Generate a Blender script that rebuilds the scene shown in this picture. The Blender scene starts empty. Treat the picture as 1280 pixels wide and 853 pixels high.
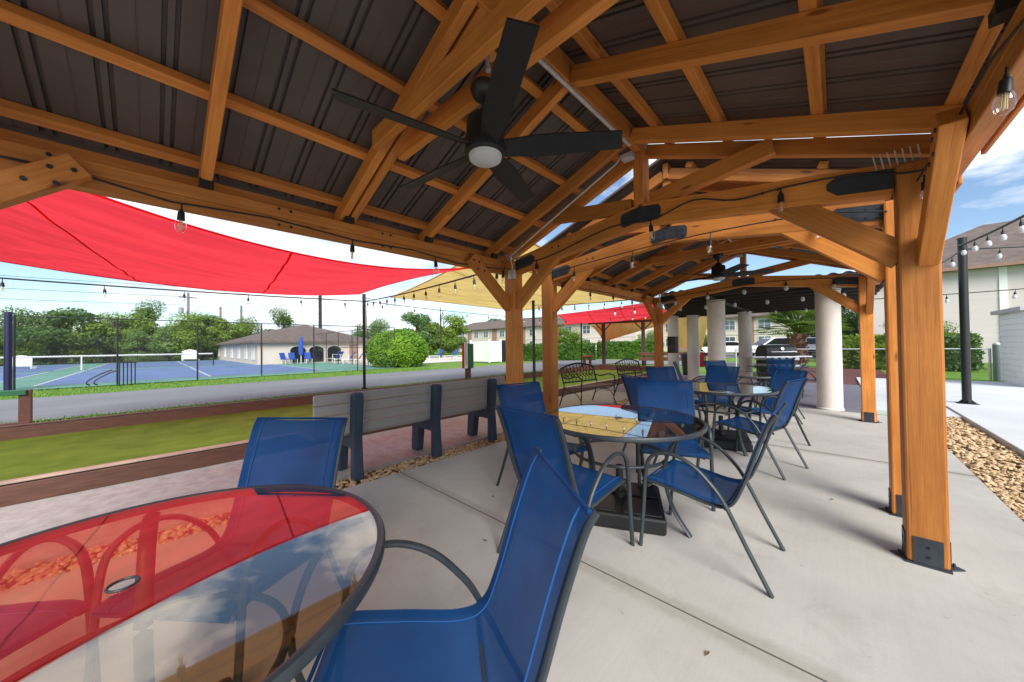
import bpy, math, random
from mathutils import Vector as V, Matrix, Euler
from mathutils import noise as mnoise
random.seed(7)
C = bpy.context.scene.collection
SC = bpy.context.scene
R = math.radians

# ------------------------------------------------------------------ camera
cam_d = bpy.data.cameras.new('camera')
cam = bpy.data.objects.new('camera', cam_d); C.objects.link(cam)
yaw, pit, rol = R(43.5), R(.76), R(.75)
Fw = V((-math.sin(yaw)*math.cos(pit), math.cos(yaw)*math.cos(pit), math.sin(pit)))
R0 = V((math.cos(yaw), math.sin(yaw), 0)); U0 = R0.cross(Fw)
Rr = R0*math.cos(rol) - U0*math.sin(rol); Ur = U0*math.cos(rol) + R0*math.sin(rol)
M = Matrix((Rr, Ur, -Fw)).transposed().to_4x4(); M.translation = V((0, 0, 1.32))
cam.matrix_world = M
cam_d.sensor_width = 36; cam_d.lens = 427/1280*36; cam_d.clip_start = .02; cam_d.clip_end = 2000
SC.camera = cam
# ------------------------------------------------------------------ world, sun, exposure
SUN_EL, SUN_AZ = R(38), R(122)      # azimuth measured from +Y towards +X
w = bpy.data.worlds.new('World'); SC.world = w; w.use_nodes = True
nt = w.node_tree; nt.nodes.clear()
def N(t, ty, **k):
    n = t.nodes.new(ty)
    for a, b in k.items(): setattr(n, a, b)
    return n
sky = N(nt, 'ShaderNodeTexSky', sky_type='NISHITA', sun_disc=False)
sky.sun_elevation = SUN_EL; sky.sun_rotation = SUN_AZ; sky.dust_density = .4; sky.ozone_density = 2.6
tc = N(nt, 'ShaderNodeTexCoord'); mp = N(nt, 'ShaderNodeMapping')
mp.inputs['Scale'].default_value = (1.0, 1.0, 2.2); mp.inputs['Location'].default_value = (7.3, 2.1, .9)
nz = N(nt, 'ShaderNodeTexNoise'); nz.inputs['Scale'].default_value = 1.9; nz.inputs['Detail'].default_value = 9; nz.inputs['Roughness'].default_value = .56; nz.inputs['Distortion'].default_value = .25
rp = N(nt, 'ShaderNodeValToRGB'); rp.color_ramp.elements[0].position = .485; rp.color_ramp.elements[1].position = .57
rp.color_ramp.elements[0].color = (0, 0, 0, 1); rp.color_ramp.elements[1].color = (1, 1, 1, 1)
nz2 = N(nt, 'ShaderNodeTexNoise'); nz2.inputs['Scale'].default_value = 4.5; nz2.inputs['Detail'].default_value = 7
rp2 = N(nt, 'ShaderNodeValToRGB'); rp2.color_ramp.elements[0].position = .3; rp2.color_ramp.elements[1].position = .62
rp2.color_ramp.elements[0].color = (4.2, 4.8, 5.6, 1); rp2.color_ramp.elements[1].color = (8.4, 8.4, 8.5, 1)
mix = N(nt, 'ShaderNodeMixRGB'); bg = N(nt, 'ShaderNodeBackground'); bg.inputs['Strength'].default_value = .05
out = N(nt, 'ShaderNodeOutputWorld'); L = nt.links.new
L(tc.outputs['Generated'], mp.inputs['Vector']); L(mp.outputs[0], nz.inputs['Vector']); L(mp.outputs[0], nz2.inputs['Vector'])
L(nz.outputs['Fac'], rp.inputs[0]); L(nz2.outputs['Fac'], rp2.inputs[0])
L(rp.outputs[0], mix.inputs[0]); L(sky.outputs[0], mix.inputs[1]); L(rp2.outputs[0], mix.inputs[2]); L(mix.outputs[0], bg.inputs[0]); L(bg.outputs[0], out.inputs[0])
sl = bpy.data.lights.new('sun', 'SUN'); sl.energy = 1.5; sl.angle = R(34); sl.color = (1, .965, .91)
so = bpy.data.objects.new('sun', sl); C.objects.link(so)
sd = V((math.sin(SUN_AZ)*math.cos(SUN_EL), math.cos(SUN_AZ)*math.cos(SUN_EL), math.sin(SUN_EL)))
so.rotation_euler = sd.to_track_quat('Z', 'Y').to_euler(); so.location = (0, 0, 30)
SC.view_settings.view_transform = 'Standard'; SC.view_settings.look = 'None'; SC.view_settings.gamma = 1
SC.view_settings.use_curve_mapping = False
SC.view_settings.exposure = 1.88
SC.cycles.max_bounces = 10; SC.cycles.diffuse_bounces = 5; SC.cycles.transparent_max_bounces = 24; SC.cycles.transmission_bounces = 8

# ------------------------------------------------------------------ materials
def lin(c): return c/12.92 if c <= .04045 else ((c+.055)/1.055)**2.4
def S(r, g, b, k=1.0): return (lin(r/255)*k, lin(g/255)*k, lin(b/255)*k)
MATS = {}
def mat(name, col, rough=.6, metal=0, spec=.5, var=0.0, vscale=6.0, stretch=(1, 1, 1), bump=0.0, bscale=40.0, bstretch=None, col2=None, coord='Object', lo=.35, hi=.65, detail=5, transl=0.0, rnd=0.0, coat=0):
    if name in MATS: return MATS[name]
    m = bpy.data.materials.new(name); m.use_nodes = True; t = m.node_tree; t.nodes.clear()
    o = N(t, 'ShaderNodeOutputMaterial'); p = N(t, 'ShaderNodeBsdfPrincipled')
    p.inputs['Base Color'].default_value = (*col, 1); p.inputs['Roughness'].default_value = rough; p.inputs['Metallic'].default_value = metal
    p.inputs['Specular IOR Level'].default_value = spec
    if coat: p.inputs['Coat Weight'].default_value = coat
    cs = None
    if var or col2 or bump:
        c = N(t, 'ShaderNodeTexCoord')
        src = c.outputs[coord]
        if rnd:
            oi = N(t, 'ShaderNodeObjectInfo'); ad = N(t, 'ShaderNodeVectorMath', operation='MULTIPLY_ADD')
            cmb = N(t, 'ShaderNodeCombineXYZ')
            t.links.new(oi.outputs['Random'], cmb.inputs[0]); t.links.new(oi.outputs['Random'], cmb.inputs[1]); t.links.new(oi.outputs['Random'], cmb.inputs[2])
            ad.inputs[1].default_value = (37, 19, 23); t.links.new(cmb.outputs[0], ad.inputs[0]); t.links.new(src, ad.inputs[2]); src = ad.outputs[0]
    if var or col2:
        a = N(t, 'ShaderNodeMapping'); a.inputs['Scale'].default_value = stretch
        n = N(t, 'ShaderNodeTexNoise'); n.inputs['Scale'].default_value = vscale; n.inputs['Detail'].default_value = detail; n.inputs['Roughness'].default_value = .6
        r = N(t, 'ShaderNodeValToRGB'); r.color_ramp.elements[0].position = lo; r.color_ramp.elements[1].position = hi
        c2 = col2 if col2 else tuple(x*(1-var) for x in col); c1 = col if col2 else tuple(x*(1+var*.6) for x in col)
        r.color_ramp.elements[0].color = (*c2, 1); r.color_ramp.elements[1].color = (*c1, 1)
        t.links.new(src, a.inputs[0]); t.links.new(a.outputs[0], n.inputs['Vector']); t.links.new(n.outputs['Fac'], r.inputs[0])
        cs = r.outputs[0]
        if rnd:
            hs = N(t, 'ShaderNodeHueSaturation'); mr = N(t, 'ShaderNodeMapRange'); mr.inputs[3].default_value = 1-rnd; mr.inputs[4].default_value = 1+rnd
            t.links.new(oi.outputs['Random'], mr.inputs[0]); t.links.new(mr.outputs[0], hs.inputs['Value']); t.links.new(cs, hs.inputs['Color']); cs = hs.outputs[0]
        t.links.new(cs, p.inputs['Base Color'])
    if bump:
        a2 = N(t, 'ShaderNodeMapping'); a2.inputs['Scale'].default_value = bstretch or stretch
        n2 = N(t, 'ShaderNodeTexNoise'); n2.inputs['Scale'].default_value = bscale; n2.inputs['Detail'].default_value = 4
        b = N(t, 'ShaderNodeBump'); b.inputs['Strength'].default_value = bump; b.inputs['Distance'].default_value = .01
        t.links.new(src, a2.inputs[0]); t.links.new(a2.outputs[0], n2.inputs['Vector']); t.links.new(n2.outputs['Fac'], b.inputs['Height']); t.links.new(b.outputs[0], p.inputs['Normal'])
    if transl:
        tr = N(t, 'ShaderNodeBsdfTranslucent'); mx = N(t, 'ShaderNodeMixShader'); mx.inputs[0].default_value = transl
        if cs: t.links.new(cs, tr.inputs[0])
        else: tr.inputs[0].default_value = (*col, 1)
        t.links.new(p.outputs[0], mx.inputs[1]); t.links.new(tr.outputs[0], mx.inputs[2]); t.links.new(mx.outputs[0], o.inputs[0])
    else: t.links.new(p.outputs[0], o.inputs[0])
    MATS[name] = m; return m

def wood_mat(name, col, dark, knots=True, spec=.35):
    m = mat(name, col, .55, spec=spec, col2=dark, vscale=3.0, stretch=(.9, 16, 16), bump=.15, bscale=8, bstretch=(1, 22, 22), lo=.3, hi=.72, rnd=.24, detail=8)
    if knots:
        t = m.node_tree; p = [n for n in t.nodes if n.type == 'BSDF_PRINCIPLED'][0]
        src = p.inputs['Base Color'].links[0].from_socket
        vec = [n for n in t.nodes if n.type == 'VECT_MATH'][0].outputs[0]
        a = N(t, 'ShaderNodeMapping'); a.inputs['Scale'].default_value = (2.1, 8, 8)
        vo = N(t, 'ShaderNodeTexVoronoi'); vo.inputs['Scale'].default_value = 1.0
        r = N(t, 'ShaderNodeValToRGB'); r.color_ramp.elements[0].position = .06; r.color_ramp.elements[1].position = .12
        r.color_ramp.elements[0].color = (.30, .2, .14, 1); r.color_ramp.elements[1].color = (1, 1, 1, 1)
        ck = N(t, 'ShaderNodeMapping'); ck.inputs['Scale'].default_value = (.7, 55, 55); cn = N(t, 'ShaderNodeTexNoise'); cn.inputs['Scale'].default_value = 1.6; cn.inputs['Detail'].default_value = 3
        cr = N(t, 'ShaderNodeValToRGB'); cr.color_ramp.elements[0].position = .27; cr.color_ramp.elements[1].position = .36; cr.color_ramp.elements[0].color = (.45, .4, .36, 1); cr.color_ramp.elements[1].color = (1, 1, 1, 1)
        dn = N(t, 'ShaderNodeTexNoise'); dn.inputs['Scale'].default_value = 2.3; dn.inputs['Detail'].default_value = 4
        dr = N(t, 'ShaderNodeValToRGB'); dr.color_ramp.elements[0].position = .3; dr.color_ramp.elements[1].position = .7; dr.color_ramp.elements[0].color = (.82, .78, .74, 1); dr.color_ramp.elements[1].color = (1.08, 1.08, 1.08, 1)
        t.links.new(vec, ck.inputs[0]); t.links.new(ck.outputs[0], cn.inputs['Vector']); t.links.new(cn.outputs['Fac'], cr.inputs[0]); t.links.new(vec, dn.inputs['Vector']); t.links.new(dn.outputs['Fac'], dr.inputs[0])
        for k_ in (cr, dr):
            m_ = N(t, 'ShaderNodeMixRGB', blend_type='MULTIPLY'); m_.inputs[0].default_value = .8; t.links.new(src, m_.inputs[1]); t.links.new(k_.outputs[0], m_.inputs[2]); src = m_.outputs[0]
        mu = N(t, 'ShaderNodeMixRGB', blend_type='MULTIPLY'); mu.inputs[0].default_value = .85
        t.links.new(vec, a.inputs[0]); t.links.new(a.outputs[0], vo.inputs['Vector']); t.links.new(vo.outputs['Distance'], r.inputs[0])
        t.links.new(src, mu.inputs[1]); t.links.new(r.outputs[0], mu.inputs[2]); t.links.new(mu.outputs[0], p.inputs['Base Color'])
    return m
CEDAR = wood_mat('stained cedar', (.66, .262, .056), (.48, .160, .028))
BROWNWOOD = mat('brown painted timber', (.105, .042, .026), .55, var=.25, vscale=5, stretch=(1, 8, 8), bump=.1, bscale=10)
CAPWOOD = mat('pale timber cap', (.42, .30, .24), .7, var=.2, vscale=4)
ROOFM = mat('brown metal roofing', (.105, .081, .068), .45, metal=0, spec=.5, var=.12, vscale=3)
BLACK = mat('black powder coat', (.012, .012, .013), .45, spec=.5, var=.2, vscale=12)
CHAR = mat('charcoal metal frame', (.035, .043, .05), .42, spec=.5, var=.2, vscale=14)
STEELB = mat('blue grey steel plate', (.03, .036, .048), .5, var=.3, vscale=9)
GALV = mat('galvanised conduit', (.62, .63, .64), .4, metal=.4, var=.15, vscale=20)
def concrete():
    m = bpy.data.materials.new('broom finished concrete'); m.use_nodes = True; t = m.node_tree; t.nodes.clear(); q = t.links.new
    o = N(t, 'ShaderNodeOutputMaterial'); p = N(t, 'ShaderNodeBsdfPrincipled'); c = N(t, 'ShaderNodeTexCoord'); p.inputs['Roughness'].default_value = .72; p.inputs['Specular IOR Level'].default_value = .3
    def nz_(sc, det, rough, lo, hi, ca, cb, st=(1, 1, 1), dist=0):
        a = N(t, 'ShaderNodeMapping'); a.inputs['Scale'].default_value = st; n = N(t, 'ShaderNodeTexNoise'); n.inputs['Scale'].default_value = sc; n.inputs['Detail'].default_value = det; n.inputs['Roughness'].default_value = rough; n.inputs['Distortion'].default_value = dist
        r = N(t, 'ShaderNodeValToRGB'); r.color_ramp.elements[0].position = lo; r.color_ramp.elements[1].position = hi; r.color_ramp.elements[0].color = (*ca, 1); r.color_ramp.elements[1].color = (*cb, 1)
        q(c.outputs['Object'], a.inputs[0]); q(a.outputs[0], n.inputs['Vector']); q(n.outputs['Fac'], r.inputs[0]); return r.outputs[0], n.outputs['Fac']
    base, _ = nz_(.9, 10, .65, .3, .72, S(166, 163, 156), S(190, 187, 179))
    blot, _ = nz_(2.6, 8, .7, .28, .46, (.80, .79, .77), (1, 1, 1), dist=1.2)
    spots, _ = nz_(21, 3, .5, .24, .30, (.55, .52, .48), (1, 1, 1))
    speck, f = nz_(160, 3, .6, .3, .7, (.93, .93, .93), (1.05, 1.05, 1.05))
    broom, fb = nz_(60, 2, .5, .3, .7, (.975, .975, .975), (1.02, 1.02, 1.02), st=(1, .04, 1))
    cur = base
    for k, fac in ((blot, .65), (spots, .5), (speck, 1), (broom, 1)):
        mu = N(t, 'ShaderNodeMixRGB', blend_type='MULTIPLY'); mu.inputs[0].default_value = fac; q(cur, mu.inputs[1]); q(k, mu.inputs[2]); cur = mu.outputs[0]
    sx_ = N(t, 'ShaderNodeSeparateXYZ'); q(c.outputs['Object'], sx_.inputs[0]); a1 = N(t, 'ShaderNodeMath', operation='ADD'); a1.inputs[1].default_value = -1.80+3.66*10+1.83; q(sx_.outputs['Y'], a1.inputs[0])
    a2 = N(t, 'ShaderNodeMath', operation='MODULO'); a2.inputs[1].default_value = 3.66; q(a1.outputs[0], a2.inputs[0]); a3 = N(t, 'ShaderNodeMath', operation='SUBTRACT'); a3.inputs[1].default_value = 1.83; q(a2.outputs[0], a3.inputs[0]); a4 = N(t, 'ShaderNodeMath', operation='ABSOLUTE'); q(a3.outputs[0], a4.inputs[0])
    _, fj = nz_(7, 6, .7, .3, .7, (0, 0, 0), (1, 1, 1)); a5 = N(t, 'ShaderNodeMath', operation='MULTIPLY'); a5.inputs[1].default_value = .09; q(fj, a5.inputs[0]); a6 = N(t, 'ShaderNodeMath', operation='SUBTRACT'); q(a4.outputs[0], a6.inputs[0]); q(a5.outputs[0], a6.inputs[1])
    rj = N(t, 'ShaderNodeValToRGB'); rj.color_ramp.elements[0].position = 0; rj.color_ramp.elements[1].position = .05; rj.color_ramp.elements[0].color = (.84, .82, .79, 1); rj.color_ramp.elements[1].color = (1, 1, 1, 1); q(a6.outputs[0], rj.inputs[0])
    mu = N(t, 'ShaderNodeMixRGB', blend_type='MULTIPLY'); mu.inputs[0].default_value = 1; q(cur, mu.inputs[1]); q(rj.outputs[0], mu.inputs[2]); cur = mu.outputs[0]
    q(cur, p.inputs['Base Color'])
    bp = N(t, 'ShaderNodeBump'); bp.inputs['Strength'].default_value = .15; bp.inputs['Distance'].default_value = .004; q(f, bp.inputs['Height']); q(bp.outputs[0], p.inputs['Normal']); q(p.outputs[0], o.inputs[0]); return m
CONC = concrete()
CONC2 = mat('bright concrete pad', S(206, 209, 212), .8, spec=.3, col2=S(194, 197, 200), vscale=.8, bump=.1, bscale=90, detail=8)
PATH = mat('pinkish concrete walk', S(172, 171, 167), .85, col2=S(150, 148, 144), vscale=9, bump=.3, bscale=60, detail=8)
JOINT = mat('dark slab joint', S(90, 86, 82), .9)  # plain dark grey for the joint lines across the slab
ASPH = mat('weathered asphalt', S(128, 127, 130), .85, col2=S(112, 112, 117), vscale=.7, stretch=(1, .25, 1), bump=.2, bscale=80, detail=8)
GRASS = mat('lawn', (.17, .29, .045), .9, spec=.15, col2=(.10, .20, .032), vscale=1.6, bump=.5, bscale=60, detail=10)
TURF = mat('artificial turf', (.135, .21, .026), .95, spec=.1, col2=(.09, .15, .018), vscale=2.2, bump=.6, bscale=220, detail=10)
MULCH = mat('red mulch', (.16, .05, .04), .95, col2=(.08, .028, .024), vscale=14, bump=1, bscale=30)
SLATE = mat('dark painted floor', S(112, 108, 122), .6, col2=S(100, 96, 110), vscale=1.05)
COLM = mat('off white plaster column', S(216, 206, 197), .7, var=.05, vscale=4)
BLUEF = mat('court blue', S(98, 120, 162), .8, var=.16, vscale=.6)
GREENF = mat('court green', S(100, 146, 130), .8, var=.16, vscale=.6)
WHITEP = mat('white paint', (.78, .78, .78), .55, var=.05)
WALLB = mat('beige stucco', S(200, 190, 176), .85, var=.06, vscale=.8, bump=.1, bscale=30)
WALLW = mat('pale siding', S(206, 197, 192), .75, var=.04, vscale=1, stretch=(.3, .3, 8))
WALLBR = mat('brown brick panel', S(150, 118, 104), .85, var=.15, vscale=6)
SHING = mat('brown shingles', S(106, 93, 86), .9, var=.25, vscale=2.5, bump=.3, bscale=20)
GLASSW = mat('window glass', (.09, .12, .15), .08, spec=.8)
DARKGL = mat('dark window glass', (.012, .014, .017), .06, spec=.8)
SLING_B = S(24, 80, 142)
RESIN = mat('grey resin slats', S(156, 152, 147), .65, var=.06, vscale=2, stretch=(1, 8, 8))
RESINB = mat('slate blue resin', S(48, 62, 80), .55, var=.25, vscale=7, bump=.1, bscale=15)
VINYL = mat('white vinyl', S(235, 233, 228), .5, var=.03)
BARK = mat('bark', (.13, .09, .06), .9, var=.3, vscale=6, stretch=(3, 3, .8), bump=.5, bscale=12)
POLEW = mat('grey weathered pole', (.22, .2, .18), .9, var=.2)
LENS = mat('frosted lens', (.75, .75, .74), .4, transl=.3)
STONEB = mat('river stones', S(226, 198, 156), .7, col2=S(158, 128, 94), vscale=28, lo=.3, hi=.7, detail=2)
GRAVB = mat('gravel bed', S(120, 96, 70), .95, col2=S(70, 56, 42), vscale=40, bump=.8, bscale=60)
TYRE = mat('tyre rubber', (.012, .012, .012), .8)
CARW = mat('white car paint', (.72, .73, .74), .25, spec=.6, coat=.6)
CARB = mat('blue car paint', (.03, .07, .2), .25, spec=.6, coat=.6)
CHROME = mat('alloy', (.5, .5, .52), .3, metal=.9)
REDP = mat('red paint', (.5, .02, .02), .5)
GREENP = mat('green paint', (.015, .12, .05), .5)
BLUECL = mat('blue canvas', (.03, .10, .45), .8, transl=.2)
def leafmat(name, c, d, tr=.35):
    return mat(name, c, .55, spec=.3, col2=d, vscale=1.1, transl=tr, rnd=.18, detail=3)
LEAF1 = leafmat('leaf mid green', (.21, .31, .09), (.12, .20, .06))
LEAF2 = leafmat('leaf dark green', (.14, .23, .075), (.08, .15, .05))
LEAF3 = leafmat('leaf yellow green', (.23, .33, .05), (.12, .20, .03))
HEDGE = leafmat('hedge leaf', (.10, .22, .02), (.05, .13, .012))
BUSH = leafmat('bright bush leaf', (.20, .36, .03), (.10, .22, .02))
PALMF = leafmat('palm frond', (.20, .30, .06), (.10, .18, .035))

def sling():
    m = bpy.data.materials.new('blue sling mesh'); m.use_nodes = True; t = m.node_tree; t.nodes.clear(); MATS['sling'] = m
    o = N(t, 'ShaderNodeOutputMaterial'); p = N(t, 'ShaderNodeBsdfPrincipled'); c = N(t, 'ShaderNodeTexCoord')
    wv = N(t, 'ShaderNodeTexWave', wave_type='BANDS', bands_direction='Y'); wv.inputs['Scale'].default_value = 120
    wz = N(t, 'ShaderNodeTexWave', wave_type='BANDS', bands_direction='Z'); wz.inputs['Scale'].default_value = 120
    n = N(t, 'ShaderNodeTexNoise'); n.inputs['Scale'].default_value = 5; n.inputs['Detail'].default_value = 5
    r = N(t, 'ShaderNodeValToRGB'); b = SLING_B
    r.color_ramp.elements[0].color = (b[0]*.75, b[1]*.78, b[2]*.8, 1); r.color_ramp.elements[1].color = (b[0]*1.2, b[1]*1.15, b[2]*1.12, 1)
    r.color_ramp.elements[0].position = .3; r.color_ramp.elements[1].position = .7
    mu = N(t, 'ShaderNodeMath', operation='ADD'); bp = N(t, 'ShaderNodeBump'); bp.inputs['Strength'].default_value = .12; bp.inputs['Distance'].default_value = .002
    tl = N(t, 'ShaderNodeBsdfTranslucent'); tp = N(t, 'ShaderNodeBsdfTransparent'); m1 = N(t, 'ShaderNodeMixShader'); m2 = N(t, 'ShaderNodeMixShader')
    p.inputs['Roughness'].default_value = .5; p.inputs['Specular IOR Level'].default_value = .25; m1.inputs[0].default_value = .35; m2.inputs[0].default_value = .06
    q = t.links.new
    q(c.outputs['Object'], wv.inputs[0]); q(c.outputs['Object'], wz.inputs[0]); q(c.outputs['Object'], n.inputs['Vector']); q(n.outputs['Fac'], r.inputs[0])
    q(r.outputs[0], p.inputs['Base Color']); q(r.outputs[0], tl.inputs[0]); q(wv.outputs['Fac'], mu.inputs[0]); q(wz.outputs['Fac'], mu.inputs[1]); q(mu.outputs[0], bp.inputs['Height']); q(bp.outputs[0], p.inputs['Normal'])
    q(p.outputs[0], m1.inputs[1]); q(tl.outputs[0], m1.inputs[2]); q(m1.outputs[0], m2.inputs[1]); q(tp.outputs[0], m2.inputs[2]); q(m2.outputs[0], o.inputs[0])
    return m
SLING = sling()
STITCH = mat('stitch thread', S(34, 88, 150), .9)
def glass_mat(name, tint, refl):
    m = bpy.data.materials.new(name); m.use_nodes = True; t = m.node_tree; t.nodes.clear()
    o = N(t, 'ShaderNodeOutputMaterial'); tp = N(t, 'ShaderNodeBsdfTransparent'); g = N(t, 'ShaderNodeBsdfGlossy'); mx = N(t, 'ShaderNodeMixShader')
    f = N(t, 'ShaderNodeLayerWeight'); f.inputs['Blend'].default_value = .5; pw = N(t, 'ShaderNodeMath', operation='POWER'); pw.inputs[1].default_value = 4.0
    a = N(t, 'ShaderNodeMath', operation='ADD'); a.inputs[1].default_value = refl; a.use_clamp = True; t.links.new(f.outputs['Facing'], pw.inputs[0])
    tp.inputs[0].default_value = (*tint, 1); 
    sm = N(t, 'ShaderNodeTexNoise'); sm.inputs['Scale'].default_value = 7; sm.inputs['Detail'].default_value = 6; tc_ = N(t, 'ShaderNodeTexCoord'); sr = N(t, 'ShaderNodeMapRange'); sr.inputs[1].default_value = .45; sr.inputs[2].default_value = .75; sr.inputs[4].default_value = .05
    t.links.new(tc_.outputs['Object'], sm.inputs['Vector']); t.links.new(sm.outputs['Fac'], sr.inputs[0]); t.links.new(sr.outputs[0], g.inputs['Roughness']); g.inputs[0].default_value = (1, 1, 1, 1)
    t.links.new(pw.outputs[0], a.inputs[0]); t.links.new(a.outputs[0], mx.inputs[0]); t.links.new(tp.outputs[0], mx.inputs[1]); t.links.new(g.outputs[0], mx.inputs[2]); t.links.new(mx.outputs[0], o.inputs[0])
    return m
TABGL = glass_mat('bronze table glass', (.88, .77, .62), .125)
BULBGL = glass_mat('bulb glass', (.97, .97, .97), .05)
def sail_mat(name, col, tr=.55):
    m = mat(name, col, .8, spec=.2, col2=tuple(c*.78 for c in col), vscale=1.6, stretch=(2.2, .5, 1), bump=.6, bscale=2.2, bstretch=(.5, 3, 1), transl=tr)
    return m
SAILR = sail_mat('red shade cloth', (.92, .052, .074), .72); SAILY = sail_mat('tan shade cloth', (.82, .585, .205), .6)
def chain_mat():
    m = bpy.data.materials.new('chain link mesh'); m.use_nodes = True; t = m.node_tree; t.nodes.clear()
    o = N(t, 'ShaderNodeOutputMaterial'); p = N(t, 'ShaderNodeBsdfPrincipled'); tp = N(t, 'ShaderNodeBsdfTransparent'); mx = N(t, 'ShaderNodeMixShader')
    p.inputs['Base Color'].default_value = (.03, .03, .035, 1); c = N(t, 'ShaderNodeTexCoord'); fs = []
    for a in (1, -1):
        w_ = N(t, 'ShaderNodeVectorMath', operation='DOT_PRODUCT'); w_.inputs[1].default_value = (14, 14, 14*a)
        fr = N(t, 'ShaderNodeMath', operation='FRACT'); lt = N(t, 'ShaderNodeMath', operation='LESS_THAN'); lt.inputs[1].default_value = .06
        t.links.new(c.outputs['Object'], w_.inputs[0]); t.links.new(w_.outputs['Value'], fr.inputs[0]); t.links.new(fr.outputs[0], lt.inputs[0]); fs.append(lt)
    mxx = N(t, 'ShaderNodeMath', operation='MAXIMUM'); t.links.new(fs[0].outputs[0], mxx.inputs[0]); t.links.new(fs[1].outputs[0], mxx.inputs[1])
    t.links.new(mxx.outputs[0], mx.inputs[0]); t.links.new(tp.outputs[0], mx.inputs[1]); t.links.new(p.outputs[0], mx.inputs[2]); t.links.new(mx.outputs[0], o.inputs[0])
    return m
CHAIN = chain_mat()

# ------------------------------------------------------------------ mesh helpers
class MB:
    def __init__(s): s.v = []; s.f = []
    def add(s, vs, fs):
        o = len(s.v); s.v += [tuple(v) for v in vs]; s.f += [tuple(i+o for i in f) for f in fs]; return s
    def box(s, c, d, rot=None):
        c = V(c); h = V(d)/2; vs = []
        for x in (-1, 1):
            for y in (-1, 1):
                for z in (-1, 1):
                    p = V((x*h.x, y*h.y, z*h.z)); p = rot @ p if rot else p; vs.append(c+p)
        return s.add(vs, [(0, 1, 3, 2), (4, 6, 7, 5), (0, 4, 5, 1), (2, 3, 7, 6), (0, 2, 6, 4), (1, 5, 7, 3)])
    def bx(s, x0, x1, y0, y1, z0, z1): return s.box(((x0+x1)/2, (y0+y1)/2, (z0+z1)/2), (x1-x0, y1-y0, z1-z0))
    def bar(s, p, q, w_, h, up=(0, 0, 1)):
        p, q = V(p), V(q); x = (q-p); l = x.length; x.normalize(); u = V(up); y = u.cross(x)
        if y.length < 1e-4: y = V((0, 1, 0)).cross(x)
        y.normalize(); z = x.cross(y)
        return s.box((p+q)/2, (l, w_, h), Matrix((x, y, z)).transposed())
    def tube(s, pts, r, n=8, r2=None, up=(0, 0, 1), closed=False, cap=True):
        pts = [V(p) for p in pts]; m = len(pts); rs = r if isinstance(r, (list, tuple)) else [r]*m; vs = []
        for i, p in enumerate(pts):
            a = pts[(i-1) % m] if (i > 0 or closed) else p; b = pts[(i+1) % m] if (i < m-1 or closed) else p
            t = (b-a).normalized(); u = V(up); y = u.cross(t)
            if y.length < 1e-3: y = V((1, 0, .01)).cross(t)
            y.normalize(); z = t.cross(y)
            for k in range(n):
                an = 2*math.pi*k/n; vs.append(p + y*math.cos(an)*(r2 if r2 else rs[i]) + z*math.sin(an)*rs[i])
        fs = []
        for i in range(m if closed else m-1):
            j = (i+1) % m
            for k in range(n): l = (k+1) % n; fs.append((i*n+k, i*n+l, j*n+l, j*n+k))
        if not closed and cap: fs += [tuple(range(n))[::-1], tuple((m-1)*n+k for k in range(n))]
        return s.add(vs, fs)
    def cyl(s, p, q, r, n=16, r2=None): return s.tube([p, q], [r, r if r2 is None else r2], n)
    def lathe(s, prof, c=(0, 0, 0), n=24):
        c = V(c); vs = []; fs = []
        for (r, z) in prof:
            for k in range(n): a = 2*math.pi*k/n; vs.append(c+V((r*math.cos(a), r*math.sin(a), z)))
        for i in range(len(prof)-1):
            for k in range(n): l = (k+1) % n; fs.append((i*n+k, i*n+l, (i+1)*n+l, (i+1)*n+k))
        if prof[0][0] > 1e-6: fs.append(tuple(range(n))[::-1])
        if prof[-1][0] > 1e-6: fs.append(tuple((len(prof)-1)*n+k for k in range(n)))
        return s.add(vs, fs)
    def prism(s, poly, ext):
        e = V(ext); n = len(poly); a = [V(p) for p in poly]
        return s.add(a+[p+e for p in a], [tuple(range(n))[::-1], tuple(range(n, 2*n))]+[(i, (i+1) % n, n+(i+1) % n, n+i) for i in range(n)])
    def sphere(s, c, r, n=12, m=8, sc=(1, 1, 1)):
        prof = [(math.sin(math.pi*i/m)*r, -math.cos(math.pi*i/m)*r) for i in range(m+1)]
        prof[0] = (1e-7, -r); prof[-1] = (1e-7, r); o = len(s.v); s.lathe(prof, (0, 0, 0), n)
        for i in range(o, len(s.v)): x, y, z = s.v[i]; s.v[i] = (x*sc[0]+c[0], y*sc[1]+c[1], z*sc[2]+c[2])
        return s
    def build(s, name, m, parent=None, smooth=False, bevel=0, loc=None, rot=None):
        me = bpy.data.meshes.new(name); me.from_pydata(s.v, [], s.f); me.materials.append(m)
        o = bpy.data.objects.new(name, me); C.objects.link(o)
        if parent: o.parent = parent
        if loc: o.location = loc
        if rot: o.rotation_euler = rot
        me.validate(); fixn(me)
        if smooth:
            me.polygons.foreach_set('use_smooth', [True]*len(me.polygons))
            try:
                me.set_sharp_from_angle(angle=R(40))
            except Exception: pass
        if bevel:
            b = o.modifiers.new('bevel', 'BEVEL'); b.width = bevel; b.segments = 2; b.limit_method = 'ANGLE'; b.angle_limit = R(35)
        return o
import bmesh
def fixn(me):
    if len(me.polygons) > 20000: return
    b = bmesh.new(); b.from_mesh(me); bmesh.ops.recalc_face_normals(b, faces=b.faces); b.to_mesh(me); b.free()
def thing(name, label, cat, loc=(0, 0, 0), rz=0, group=None):
    o = bpy.data.objects.new(name, None); C.objects.link(o); o.location = loc; o.rotation_euler = (0, 0, rz); o.empty_display_size = .1
    o['label'] = label; o['category'] = cat
    if group: o['group'] = group
    return o
def tag(o, label, cat, group=None):
    o['label'] = label; o['category'] = cat
    if group: o['group'] = group
    return o
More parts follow.
